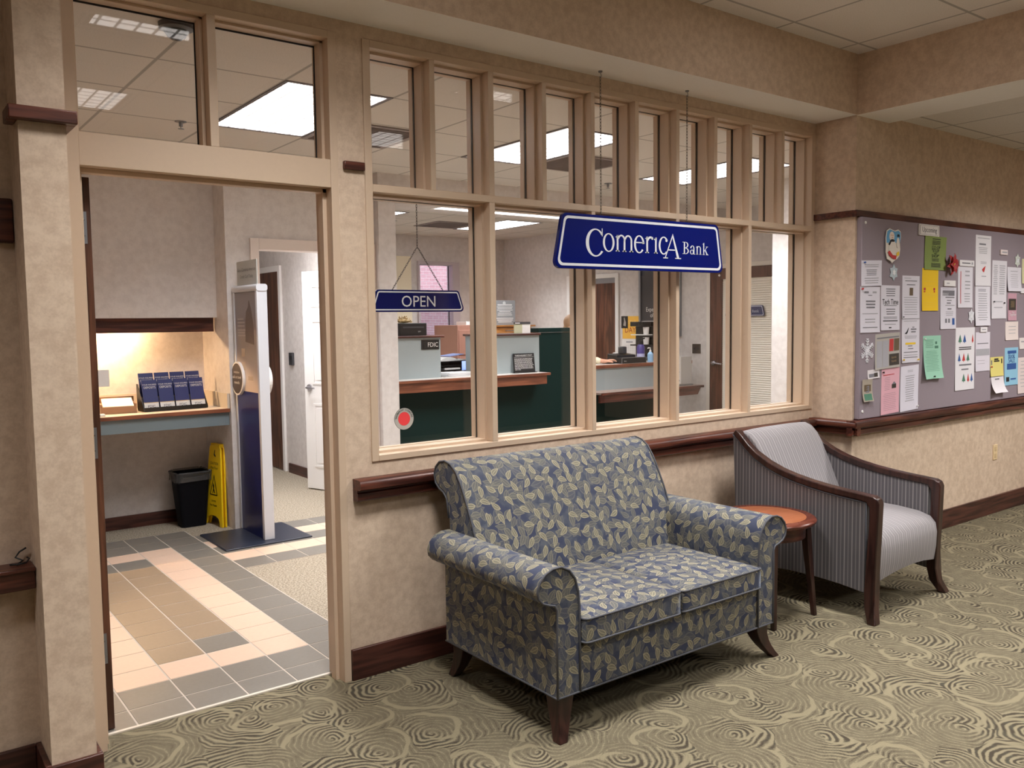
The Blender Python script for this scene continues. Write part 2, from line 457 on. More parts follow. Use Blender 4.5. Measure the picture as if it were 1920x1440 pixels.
# tiled entry, laid as coloured tiles in a pale grout bed
TILES = [plain('grout', (196,184,172), .8), plain('grey_floor_tile', (122,116,108), .42, noise=.1), plain('pink_floor_tile', (216,186,164), .42, noise=.05), plain('taupe_floor_tile', (150,130,108), .4, noise=.08)]
def tiles():
    mb = MB().box(.56, 1.885, .132, 3.29, 0, .003, 0).box(1.885, 3.0, 2.02, 3.07, 0, .003, 0)
    ys = [.132, .295, .505, .71] + [.71 + .215*k for k in range(1, 9)] + [2.65, 2.85, 3.07, 3.285]
    xs = [.565, .785, 1.007, 1.228, 1.446, 1.661, 1.882]; gp = .004
    for r in range(len(ys)-1):
        for c in range(6):
            k = 1
            if 2 <= r <= 12 and 1 <= c <= 4: k = 2
            if c in (2, 3) and 3 <= r <= 10: k = 3
            if c in (2, 3) and r == 11 or (c == 3 and r == 3): k = 1
            mb.box(xs[c]+gp, xs[c+1]-gp, ys[r]+gp, ys[r+1]-gp, .002, .0045, k)
    rr = [(2.02,2.23,1),(2.23,2.44,2),(2.44,2.65,1),(2.65,2.85,2),(2.85,3.07,1)]
    for a, b, k in rr:
        for j in range(5):
            x = 1.885 + .222*j; mb.box(x+gp, x+.222-gp, a+gp, b-gp, .002, .0045, k)
    return mb
struct('floor', tiles(), TILES, 'grey, pink and taupe tiles laid inside the bank doorway', 'floor')
struct('trim_1', MB().box(.645, 1.603, .118, .134, 0, .006), plain('threshold_strip', (214,204,190), .4), 'pale metal strip between the hall carpet and the entry tiles', 'threshold')

PW = [PAPER, PLASTER, PAPERB]
w = MB()
w.box(1.63, 1.765, 0, .14, 0, 2.77).box(.58, 5.07, 0, .14, 2.77, 2.83).box(1.765, 5.05, 0, .14, 0, .96).box(5.05, 5.07, 0, .14, 0, 2.77)
struct('wall_front', w, PAPER, 'tan wallpapered hall wall around the bank windows', 'wall')
struct('wall_left', MB().box(-2.6, .575, -.08, .14, 0, 2.83), PAPER, 'tan wallpapered wall left of the bank door', 'wall')
struct('wall_column', MB().box(.421, .556, -.29, -.08, 0, 2.83), PAPER, 'narrow tan wallpapered column left of the doorway', 'wall')
struct('wall_right', MB().box(5.07, 9.6, -.29, .14, 0, 3.24), PAPER, 'tan wallpapered wall behind the bulletin board', 'wall')
def beam(x0, x1, y0, y1):
    mb = MB().box(x0, x1, y0, y1, 2.83, 3.24)
    mb.m[0] = 1
    return mb
struct('wall_header', beam(-2.6, 5.06, -.30, .14), PW, 'dropped tan soffit beam above the bank windows', 'beam')
struct('wall_crossbeam', beam(5.06, 5.45, -6.6, -.29), PW, 'dropped tan beam crossing the hall beside the bulletin board', 'beam')
LAMPS_BANK = [(1.79, 2.40, .87, 2.07), (3.665, 4.275, .87, 2.08), (5.53, 6.12, .87, 2.07), (6.37, 6.94, 5.13, 6.32), (4.38, 4.985, 5.11, 6.31), (2.52, 3.12, 3.3, 4.4), (4.085, 6.9, 3.04, 3.21)]
LAMPS_HALL = [(-1.5, -.9, -1.95, -1.35), (1.05, 1.65, -1.62, -1.02), (3.45, 4.05, -1.65, -1.05), (1.02, 1.62, -3.57, -2.97), (3.61, 4.21, -3.61, -3.01), (.5, 1.7, -5.5, -4.9)]  # first and last are unseen, added to brighten the left wall and column
LAMPS_CORR = [(6.67, 7.29, -2.35, -1.72), (6.67, 7.29, -4.9, -4.28)]
def holed(x0, x1, y0, y1, z0, z1, holes):
    xs = sorted({x0, x1, *[h[0] for h in holes], *[h[1] for h in holes]}); ys = sorted({y0, y1, *[h[2] for h in holes], *[h[3] for h in holes]})
    mb = MB()
    for a, b in zip(xs, xs[1:]):
        run = None
        for c, d in zip(ys, ys[1:]):
            hit = any(h[0] < (a+b)/2 < h[1] and h[2] < (c+d)/2 < h[3] for h in holes)
            if hit:
                if run: mb.box(a, b, run[0], run[1], z0, z1)
                run = None
            else: run = (run[0], d) if run else (c, d)
        if run: mb.box(a, b, run[0], run[1], z0, z1)
    return mb
struct('ceiling', holed(-2.6, 5.06, -6.6, -.28, 3.2, 3.24, LAMPS_HALL), HALLCEIL, 'grey suspended tile ceiling over the hall', 'ceiling')
struct('ceiling', holed(5.44, 9.6, -6.6, -.28, 2.865, 2.905, LAMPS_CORR), SIDECEIL, 'white suspended tile ceiling over the side corridor', 'ceiling')
struct('ceiling', holed(-.1, 8.1, .14, 7.5, 2.80, 2.84, LAMPS_BANK[:6]), BANKCEIL, 'suspended tile ceiling inside the bank', 'ceiling')
DARKW = plain('dark_unseen_wall', (74,56,46), .7, noise=.1)  # unseen walls coloured dark to cut reflections in the glass
struct('wall_rear', MB().box(-2.7, 9.7, -6.7, -6.6, 0, 3.3), DARKW, 'unseen hall wall behind the photographer, darkened to dim glass reflections', 'wall')
struct('wall_end', MB().box(-2.7, -2.6, -6.6, 0, 0, 3.3), DARKW, 'unseen wall closing the left end of the hall, darkened to dim glass reflections', 'wall')
struct('wall_far', MB().box(9.6, 9.7, -6.6, 0, 0, 3.3), PAPER, 'tan wall closing the right end of the hall', 'wall')
# bank interior
w = MB()
w.box(2.2, 6.40, 7.3, 7.45, 0, 2.8).box(6.99, 8.1, 7.3, 7.45, 0, 2.8).box(6.40, 6.99, 7.3, 7.45, 0, .9).box(6.40, 6.99, 7.3, 7.45, 2.42, 2.8)
struct('wall_back', w, PAPERB, 'mauve wallpapered back wall of the bank', 'wall')
struct('wall_side', MB().box(7.93, 8.08, .14, 7.3, 0, 2.8), PAPERB, 'pale wallpapered right-hand wall of the bank', 'wall')
struct('wall_pier', MB().box(2.203, 2.386, 3.08, 7.3, 0, 2.8), PAPERB, 'pale wall end between the writing nook and the corridor', 'wall')
w = MB().box(3.55, 3.61, 4.30, 7.3, 0, 2.8).box(3.45, 3.61, 3.0, 3.5, 0, 2.8).box(3.55, 3.61, 3.5, 4.30, 2.1, 2.8)
struct('wall_corridor', w, PAPERB, 'pale partition wall between the corridor and the teller counters', 'wall')
w = MB().box(2.386, 3.45, 3.08, 3.2, 2.2, 2.8)
struct('wall_lintel', w, PAPERB, 'pale wall above the cased opening of the bank corridor', 'wall')
struct('wall_soffit', holed(3.61, 7.93, 3.0, 3.40, 2.57, 2.8, [(4.085, 6.9, 3.04, 3.21)]), PAPERB, 'dropped soffit over the teller counters', 'soffit')
struct('wall_stub', MB().box(6.62, 7.93, .14, 1.46, 0, 2.8), PAPERB, 'white lit wall end at the right edge of the bank', 'wall')
mb = MB().box(2.386, 2.452, 3.055, 3.21, 0, 2.22).box(3.40, 3.45, 3.055, 3.21, 0, 2.22).box(2.452, 3.40, 3.055, 3.21, 2.137, 2.22)
struct('trim_12', mb, plain('casing_white', (226,214,206), .5), 'white painted casing of the bank corridor opening', 'trim', bevel=.002)
struct('wall_nook', MB().box(-.1, 2.203, 3.69, 3.8, 0, 2.8), PAPERB, 'back wall of the writing nook', 'wall')
struct('wall_inner', MB().box(-.1, 0, .14, 3.69, 0, 2.8), PAPERB, 'left-hand wall of the bank entry', 'wall')
struct('wall_bulkhead', MB().box(0, 2.203, 3.324, 3.69, 1.623, 2.8), PAPERB, 'mauve wallpapered bulkhead above the writing desk', 'wall')
struct('trim_2', MB().box(0, 2.19, 3.375, 3.397, 1.515, 1.6235), BASEW, 'dark wood valance under the bulkhead', 'trim')
struct('wall_outside', MB().box(4.5, 9.5, 8.6, 8.7, 0, 4.5), brick_mat('pink_brick'), 'pink brick wall outside the bank window', 'wall')

# wooden rails and trims of the hall
def rail(p0, p1, nrm, top, depth, low):
    """rounded bumper rail with a lower board, between two plan points"""
    p0, p1, nrm = Vector((*p0, 0)), Vector((*p1, 0)), Vector((*nrm, 0)).normalized()
    ax = (p1-p0).normalized()
    cap = [(0, top-.045), (depth*.82, top-.045), (depth*.96, top-.04), (depth, top-.028), (depth, top-.018), (depth*.93, top-.006), (depth*.8, top), (0, top)]
    mid = [(0, top-.056), (depth*.55, top-.056), (depth*.55, top-.044), (0, top-.044)]
    bd = [(0, low), (depth*.5, low), (depth*.62, low+.008), (depth*.62, top-.062), (depth*.5, top-.055), (0, top-.055)]
    mb = MB()
    for pr in (cap, mid, bd): mb.prism(pr, p0, nrm, (0,0,1), ax, (p1-p0).length)
    return mb
struct('trim_3', rail((1.668, 0), (5.07, 0), (0, -1), .892, .075, .795), WOODX, 'dark red wood bumper rail behind the loveseat', 'rail')
struct('trim_4', rail((5.07, -.012), (5.07, -.352), (-1, 0), .899, .066, .805), WOODY, 'short dark wood rail on the wall return by the armchair', 'rail')
struct('trim_5', rail((5.008, -.29), (9.6, -.29), (0, -1), .902, .07, .805), WOODX, 'long dark wood rail under the bulletin board', 'rail')
struct('trim_6', MB().box(5.045, 5.07, -.29, .0, 2.2, 2.24).box(5.045, 9.6, -.315, -.29, 2.2, 2.24), WOODX, 'dark wood strip above the bulletin board', 'trim', bevel=.003)
struct('trim_7', MB().box(1.66, 1.757, -.02, 0, 2.215, 2.25), WOODX, 'short dark wood block on the wall between door and windows', 'trim', bevel=.004)
struct('trim_8', MB().box(.392, .585, -.325, -.29, 2.205, 2.247).box(.392, .421, -.29, -.2, 2.205, 2.247).box(.556, .585, -.29, -.12, 2.205, 2.247), WOODX, 'dark wood cap strip wrapped around the column', 'trim', bevel=.004)
struct('trim_9', MB().box(-2.6, .419, -.105, -.08, 1.843, 1.988), WOODX, 'dark wood rail high on the far left wall', 'trim', bevel=.005)
mb = MB().box(-2.6, .419, -.185, -.08, .762, .776).box(-2.6, .419, -.17, -.08, .70, .762)
struct('trim_10', mb, WOODX, 'dark wood ledge on the far left wall', 'trim', bevel=.003)
struct('baseboard_front', MB().box(1.638, 5.07, -.016, 0, 0, .139), BASEW, 'dark wood baseboard behind the loveseat', 'baseboard', bevel=.003)
struct('baseboard_return', MB().box(5.052, 5.07, -.3, -.016, 0, .139), BASEWY, 'dark wood baseboard on the short wall return', 'baseboard', bevel=.003)
struct('baseboard_right', MB().box(5.052, 9.6, -.308, -.29, 0, .139), BASEW, 'dark wood baseboard below the bulletin board', 'baseboard', bevel=.003)
mb = MB().box(-2.6, .403, -.098, -.08, 0, .139).box(.403, .421, -.29, -.08, 0, .139).box(.403, .574, -.308, -.29, 0, .139).box(.556, .574, -.29, -.02, 0, .139)
struct('baseboard_left', mb, BASEW, 'dark wood baseboard wrapped around the column foot', 'baseboard', bevel=.003)
struct('baseboard_nook', MB().box(0, 2.203, 3.675, 3.69, 0, .1), BASEW, 'dark baseboard under the writing desk', 'baseboard')
struct('baseboard_corridor', MB().box(3.535, 3.55, 4.31, 5.25, 0, .1).box(2.386, 2.40, 3.08, 7.3, 0, .1), BASEWY, 'brown baseboard of the bank corridor', 'baseboard')

# door casing with transom lights
d = thing('trim_11', 'beige painted door casing with two transom lights', 'door frame', (1.1, 0, 0), kind='structure')
mb = MB()
mb.box(.573, .645, -.006, .15, 0, 2.775).box(1.603, 1.637, -.006, .15, 0, 2.775).box(.645, 1.603, -.004, .15, 2.134, 2.25).box(.645, 1.603, -.006, .15, 2.744, 2.775)
mb.box(1.108, 1.141, -.005, .15, 2.25, 2.744)
mb.box(.645, .66, .05, .118, 0, 2.134).box(1.585, 1.603, .045, .09, 0, 2.134).box(.645, 1.603, .045, .09, 2.117, 2.134)
for a, b in ((.645, 1.108), (1.141, 1.603)):
    mb.box(a, a+.014, .045, .095, 2.25, 2.744).box(b-.014, b, .045, .095, 2.25, 2.744).box(a, b, .045, .095, 2.25, 2.256).box(a, b, .045, .095, 2.734, 2.744)
part('casing', mb, TRIMP, d, bevel=.0015)
for a, b in ((.645, 1.108), (1.141, 1.603)):
    g_ = part('pane', MB().box(a, b, .100, .106, 2.252, 2.742), GLASS, d)
    k = MB().box(b-.018, b-.012, .096, .1, 2.256, 2.734).box(a+.014, b-.014, .096, .1, 2.727, 2.734)
    part('gasket', k, BLACK, g_)

# storefront window
XV = [1.762, 1.797, 2.094, 2.121, 2.418, 2.449, 2.745, 2.772, 3.072, 3.098, 3.394, 3.421, 3.720, 3.746, 4.045, 4.073, 4.372, 4.399, 4.697, 4.724, 5.020, 5.054]
win = thing('window_1', 'beige framed bank storefront window of five large and ten small panes', 'window', (3.4, 0, .957), kind='structure')
FY0, FY1 = -.007, .135
mb = MB()
mb.box(XV[0], XV[1], FY0, FY1, .957, 2.772).box(XV[20], XV[21], FY0, FY1, .957, 2.772)
mb.box(XV[1], XV[20], FY0, FY1, .957, .983).box(XV[1], XV[20], FY0, FY1, 2.132, 2.163).box(XV[1], XV[20], FY0, FY1, 2.741, 2.772)
part('outer_frame', mb, TRIMP, win, bevel=.0015)
for i in range(1, 10):
    a, b = XV[2*i], XV[2*i+1]
    z0 = .983 if i % 2 == 0 else 2.163
    m2 = MB().box(a, b, FY0+.001, FY1, 2.163, 2.741)
    if i % 2 == 0: m2.box(a, b, FY0+.001, FY1, .983, 2.132)
    part('mullion', m2, TRIMP, win, bevel=.0015)
def lite(a, b, z0, z1):
    st = MB()
    for y0, y1, t in ((.045, .112, .011), (.127, .16, .012)):
        st.box(a, a+t, y0, y1, z0, z1).box(b-t, b, y0, y1, z0, z1).box(a+t, b-t, y0, y1, z0, z0+t).box(a+t, b-t, y0, y1, z1-t, z1)
    s_ = part('stop', st, TRIMP, win)
    p_ = part('pane', MB().box(a+.002, b-.002, .117, .123, z0+.002, z1-.002), GLASS, win)
    k = MB().box(b-.014, b-.006, .1125, .1165, z0+.006, z1-.006).box(a+.008, b-.008, .1125, .1165, z1-.013, z1-.007).box(a+.006, a+.0125, .1125, .1165, z0+.006, z1-.006)
    part('gasket', k, BLACK, p_)
for i in range(10): lite(XV[2*i+1], XV[2*i+2], 2.163, 2.741)
for i in range(5): lite(XV[4*i+1], XV[4*i+4], .983, 2.132)

# round thumbprint decal on the first large pane
st = thing('window_decal', 'round grey and red decal on the glass above the loveseat', 'sticker', (1.997, .116, 1.07))
def disc(r0, r1, y, m=0, n=40):
    mb = MB()
    if r0 <= 0:
        return mb.prism([(r1*math.cos(2*PI*i/n), r1*math.sin(2*PI*i/n)) for i in range(n)], (1.997, y, 1.119), (1,0,0), (0,0,1), (0,-1,0), .0005, m)
    for i in range(n):
        a, b = 2*PI*i/n, 2*PI*(i+1)/n
        mb.prism([(r0*math.cos(a), r0*math.sin(a)), (r1*math.cos(a), r1*math.sin(a)), (r1*math.cos(b), r1*math.sin(b)), (r0*math.cos(b), r0*math.sin(b))], (1.997, y, 1.119), (1,0,0), (0,0,1), (0,-1,0), .0005, m)
    return mb
part('backing', disc(0, .052, .1168), [BLACK], st)
part('grey_ring', disc(.032, .0505, .1161), plain('decal_grey', (178,176,170), .4), st)
part('red_disc', disc(0, .0315, .1161), plain('decal_red', (236,72,76), .4), st)
mb = MB()
for i, ch in enumerate('THUMBPRINT SIGNATURE'):
    if ch == ' ': continue
    t = math.radians(175 - i*8.7); U = Vector((math.sin(t), 0, -math.cos(t))); V = Vector((math.cos(t), 0, math.sin(t)))
    mb.text(ch, .0125, Vector((1.997, .1155, 1.119)) + V*.038, U, V)
part('lettering', mb, BLACK, st)

# dark wood entrance door, swung open
d1 = thing('door_1', 'dark wood entrance door swung open into the bank', 'door', (.66, .16, 0), kind='structure')
part('leaf', MB().box(.661, .705, .155, 1.06, .008, 2.118), WOODZ, d1, bevel=.002)
for z in (1.873, 1.068, .272):
    h = part('hinge', MB().box(.666, .69, .1525, .1552, z, z+.118).cone((.6625, .151, z), (.6625, .151, z+.118), .006, .006, 10), STEEL, d1)
    part('screw', MB().cone((.68, .1527, z+.03), (.68, .1515, z+.03), .004, .003, 8).cone((.68, .1527, z+.088), (.68, .1515, z+.088), .004, .003, 8), CHROME, h)

# dark wood corridor door in a white frame
d2 = thing('door_2', 'closed dark wood door at the end of the bank corridor', 'door', (3.54, 5.7, 0), kind='structure')
part('door_frame', MB().box(3.525, 3.55, 5.32, 5.375, 0, 2.18).box(3.525, 3.55, 6.25, 6.305, 0, 2.18).box(3.525, 3.55, 5.375, 6.25, 2.12, 2.18), WHITE, d2, bevel=.002)
part('leaf', MB().box(3.535, 3.5499, 5.375, 6.25, .01, 2.12), WOODZ, d2)
# white six-panel door, ajar
d3 = thing('door_3', 'white six-panel door standing ajar in the bank corridor', 'door', (3.6, 3.54, 0), kind='structure')
ang = math.atan2(.72, -.27)
M3 = Matrix.Translation((3.6, 3.53, 0)) @ Matrix.Rotation(ang, 4, 'Z')
L3 = .78
mb = MB().box(0, L3, -.018, .018, .012, 2.05)
part('leaf', mb.xform(M3), WHITE, d3, bevel=.002)
mb = MB()
for x0, x1 in ((.11, .35), (.43, .67)):
    for z0, z1 in ((.22, .82), (1.0, 1.6), (1.72, 1.92)):
        for y in (-.018, .018):
            t = y + math.copysign(.006, y)
            mb.box(x0, x1, min(y, t), max(y, t), z0, z0+.02).box(x0, x1, min(y, t), max(y, t), z1-.02, z1).box(x0, x0+.02, min(y, t), max(y, t), z0+.02, z1-.02).box(x1-.02, x1, min(y, t), max(y, t), z0+.02, z1-.02)
            t = y + math.copysign(.004, y); mb.box(x0+.04, x1-.04, min(y, t), max(y, t), z0+.04, z1-.04)
part('raised_panel', mb.xform(M3), WHITE, d3, bevel=.0015)
mb = MB().cone((L3-.065, -.03, .97), (L3-.065, .03, .97), .03, .03, 20)
for s_ in (-1, 1): mb.tube([(L3-.065, s_*.03, .97), (L3-.065, s_*.065, .97), (L3-.09, s_*.07, .97), (L3-.17, s_*.07, .967)], .009, 10)
part('lever_handle', mb.xform(M3), CHROME, d3)
part('door_frame', MB().box(3.52, 3.55, 4.30, 4.36, 0, 2.13), WHITE, d3, bevel=.002)

# wood door on the right-hand wall of the bank
d4 = thing('door_4', 'brown wood door in a white frame behind the teller counter', 'door', (7.92, 5.3, 0), kind='structure')
part('door_frame', MB().box(7.905, 7.93, 4.775, 4.835, 0, 2.175).box(7.905, 7.93, 5.74, 5.80, 0, 2.175).box(7.905, 7.93, 4.835, 5.74, 2.12, 2.175), WHITE, d4, bevel=.002)
part('leaf', MB().box(7.915, 7.93, 4.835, 5.74, .01, 2.05), WOODZ, d4)
part('door_head', MB().box(7.918, 7.93, 4.835, 5.74, 2.05, 2.12), STEEL, d4)
# glazed office door with blinds
d5 = thing('door_5', 'dark framed glass office door with white blinds', 'door', (7.92, 2.8, 0), kind='structure')
part('door_frame', MB().box(7.912, 7.93, 3.25, 3.31, 0, 2.19).box(7.912, 7.93, 2.24, 2.30, 0, 2.19).box(7.912, 7.93, 2.30, 3.25, 2.14, 2.19), OFFW, d5, bevel=.002)
DKW = wood('umber_door_wood', (72,42,30), (98,60,46), 2, .35)
part('leaf_frame', MB().box(7.90, 7.928, 3.075, 3.249, .01, 2.139).box(7.90, 7.928, 2.302, 2.38, .01, 2.139).box(7.90, 7.928, 2.38, 3.075, 2.015, 2.139).box(7.90, 7.928, 2.38, 3.075, .01, .25), DKW, d5, bevel=.003)
bl = MB()
for i in range(70):
    z = .26 + i*.0248
    bl.quad([(7.912, 2.382, z), (7.912, 3.073, z), (7.921, 3.073, z+.022), (7.921, 2.382, z+.022)])
    bl.quad([(7.9125, 2.382, z), (7.9125, 3.073, z), (7.9215, 3.073, z+.022), (7.9215, 2.382, z+.022)])
bl.box(7.922, 7.929, 2.38, 3.075, .25, 2.015)
part('blinds', bl, plain('cream_blind', (236,230,218), .5), d5, smooth=False)
mb = MB().cone((7.90, 3.18, 1.055), (7.875, 3.18, 1.055), .032, .03, 20).tube([(7.875, 3.18, 1.055), (7.85, 3.18, 1.055), (7.845, 3.15, 1.055), (7.845, 3.04, 1.045)], .011, 10)
part('lever_handle', mb, CHROME, d5)
part('viewer', MB().cone((7.90, 3.11, 2.06), (7.894, 3.11, 2.06), .014, .012, 14), WHITE, d5)
# pale cream flat panel left of the outside window
d6 = thing('cream_panel', 'cream flat panel beside the outside window of the bank', 'door', (6.0, 7.29, 0), kind='structure')
part('leaf', MB().box(5.6, 6.28, 7.285, 7.3, .01, 2.5), plain('plain_cream', (240,230,204), .5), d6)

# outside window with blinds
w2 = thing('window_2', 'narrow outside window with blinds looking at pink brick', 'window', (6.7, 7.3, .9), kind='structure')
part('frame', MB().box(6.38, 6.41, 7.26, 7.44, .88, 2.44).box(6.98, 7.10, 7.28, 7.44, .88, 2.44).box(6.41, 6.98, 7.26, 7.44, 2.40, 2.44).box(6.41, 6.98, 7.26, 7.44, .88, .92), plain('window_frame_grey', (196,186,192), .5), w2)
part('pane', MB().box(6.41, 6.98, 7.38, 7.386, .92, 2.40), GLASS, w2)
bl = MB()
for i in range(59):
    z = .93 + i*.025
    bl.boxm(.555, .024, .0012, Matrix.Translation((6.695, 7.34, z)) @ Matrix.Rotation(math.radians(8), 4, 'X'))
bl.box(6.415, 6.975, 7.325, 7.355, 2.385, 2.40)
part('blinds', bl, plain('window_blind', (226,226,236), .5), w2, smooth=False)
part('blind_ladder', MB().box(6.925, 6.94, 7.3275, 7.329, .93, 2.39), BLACK, w2)
# ================================================================== hall furniture
LEAF = leaf_fabric('blue_leaf_fabric'); PIPE = plain('grey_piping', (76,77,84), .6)
STRIPE = stripe_fabric('dark_grey_stripe', (92,88,92), (138,132,132)); STRIPEL = stripe_fabric('sheen_grey_stripe', (140,135,138), (168,162,163))  # lighter copy for seat and back puts the sheen into its colours
def cushion(x0, x1, y0, y1, z0, z1, r, crown, n=14):
    """soft box: rounded edges and a slightly domed top"""
    bm = bmesh.new(); bmesh.ops.create_cube(bm, size=1)
    for v in bm.verts: v.co = Vector(((x0+x1)/2 + v.co.x*(x1-x0), (y0+y1)/2 + v.co.y*(y1-y0), (z0+z1)/2 + v.co.z*(z1-z0)))
    bmesh.ops.subdivide_edges(bm, edges=bm.edges[:], cuts=n, use_grid_fill=True)
    cx, cy, cz = (x0+x1)/2, (y0+y1)/2, (z0+z1)/2; hx, hy, hz = (x1-x0)/2, (y1-y0)/2, (z1-z0)/2
    for v in bm.verts:
        p = v.co - Vector((cx, cy, cz))
        q = Vector((max(-hx+r, min(hx-r, p.x)), max(-hy+r, min(hy-r, p.y)), max(-hz+r, min(hz-r, p.z))))
        d = p - q
        if d.length > 1e-9: p = q + d.normalized()*r if d.length > r*.5 else p
        k = max(0, 1-(p.x/hx)**2)*max(0, 1-(p.y/hy)**2)
        if p.z > 0: p.z += crown*k
        v.co = Vector((cx, cy, cz)) + p
    bm.verts.ensure_lookup_table()
    mb = MB(); mb.add([tuple(v.co) for v in bm.verts], [tuple(v.index for v in f.verts) for f in bm.faces]); bm.free()
    return mb
def leg(mb, path, m=0):
    """square tapering leg through (x, y, z, half) stations"""
    v = []
    for x, y, z, h in path: v += [(x-h, y-h, z), (x+h, y-h, z), (x+h, y+h, z), (x-h, y+h, z)]
    k = len(path); f = [(j*4+i, j*4+(i+1) % 4, (j+1)*4+(i+1) % 4, (j+1)*4+i) for j in range(k-1) for i in range(4)]
    f += [(0, 3, 2, 1), tuple(range(k*4-4, k*4))]
    return mb.add(v, f, m)
def sabre(x, y, ztop, dx, dy, h0, h1, n=6):
    return leg(MB(), [(x + dx*(1-t)**2, y + dy*(1-t)**2, ztop*t, h1 + (h0-h1)*t) for t in [i/n for i in range(n+1)]])

def loveseat():
    R = thing('loveseat', 'blue loveseat with a beige leaf print and rolled arms', 'loveseat', (2.626, -.6, 0))
    arm = [(2.09,.17),(2.09,.40),(2.089,.50),(2.083,.56),(2.068,.61),(2.04,.646),(2.0,.665),(1.96,.664),(1.925,.65),(1.9,.625),(1.888,.595),(1.893,.566),(1.912,.545),(1.942,.533),(1.968,.526),(1.979,.508),(1.979,.40),(1.979,.168)]
    for sgn in (1, -1):
        pr = arm if sgn == 1 else [(5.252-x, z) for x, z in arm]
        bulge = lambda t, p: p
        a = part('arm', MB().sweep(pr, -1.0, -.24, 'y', seg=6), LEAF, R, smooth=50, bevel=.006)
        part('piping', MB().tube([(x, -1.001, z) for x, z in pr], .0045, 8), PIPE, a, smooth=True)
        part('piping', MB().tube([(pr[-1][0], -1.0, .17), (pr[-1][0], -.24, .17)], .004, 8), PIPE, a, smooth=True)
    bk = [(-.50,.26),(-.475,.45),(-.425,.60),(-.375,.72),(-.335,.80),(-.30,.865),(-.262,.915),(-.22,.943),(-.175,.953),(-.13,.944),(-.098,.917),(-.085,.88),(-.095,.845),(-.125,.822),(-.16,.81),(-.185,.785),(-.2,.70),(-.21,.5),(-.21,.17),(-.44,.17)]
    b = part('backrest', MB().sweep(bk, 2.03, 3.222, 'x', seg=8), LEAF, R, smooth=50, bevel=.012, seg=3)
    for x in (2.031, 3.221):
        part('piping', MB().tube([(x, y, z) for y, z in bk[:17]], .0045, 8), PIPE, b, smooth=True)
    part('base', MB().box(2.075, 3.177, -.995, -.22, .168, .345), LEAF, R, bevel=.006)
    part('piping', MB().tube([(1.979, -1.0, .17), (3.273, -1.0, .17)], .004, 8), PIPE, R, smooth=True)
    for x0, x1, dz in ((2.094, 2.628, .004), (2.632, 3.162, 0)):
        c = part('seat_cushion', cushion(x0, x1, -1.025-dz, -.44, .347, .458+dz, .022, .016), LEAF, R, smooth=True)
        for z in (.362, .448+dz):
            part('piping', MB().tube([(x, y, z) for x, y in rrect(x0+.002, x1-.002, -1.0245-dz, -.44, .022, 4)], .0042, 8, closed=True), PIPE, c, smooth=True)
    for x, y, dx, dy in ((2.035, -.945, -.04, -.05), (3.217, -.945, .09, -.035), (2.045, -.29, -.02, .06), (3.207, -.29, .04, .06)):
        part('leg', sabre(x, y, .17, dx, dy, .04, .02), LEGW, R, bevel=.003)
loveseat()

def side_table():
    c = (3.75, -.60)
    R = thing('side_table', 'small round cherry wood side table between loveseat and armchair', 'table', (*c, 0))
    top = MB().lathe([(.2, .498), (.235, .498), (.252, .503), (.258, .512), (.26, .520), (.256, .527), (.248, .531), (.0, .531)], (*c, 0), 56, cap=False)
    t = part('tabletop', top, wood('table_mahogany', (84,38,26), (108,54,40), 0, .25), R, smooth=40)
    part('inlay', MB().lathe([(.0, .5312), (.208, .5312), (.206, .5318), (.0, .5318)], (*c, 0), 56, cap=False), wood('table_cherry_veneer', (146,84,52), (156,92,60), 0, .3), t, label='lighter orange cherry veneer centre')
    part('apron', MB().lathe([(.196, .43), (.205, .43), (.205, .499), (.196, .499)], (*c, 0), 56, cap=False), WOODX, R, smooth=40)
    for a in (227, 315, 47, 135):
        u, v = math.cos(math.radians(a)), math.sin(math.radians(a))
        part('leg', leg(MB(), [(c[0]+u*r, c[1]+v*r, z, h) for r, z, h in ((.255, 0, .012), (.24, .15, .014), (.222, .32, .018), (.205, .5, .021))]), LEGW, R, bevel=.003)
side_table()

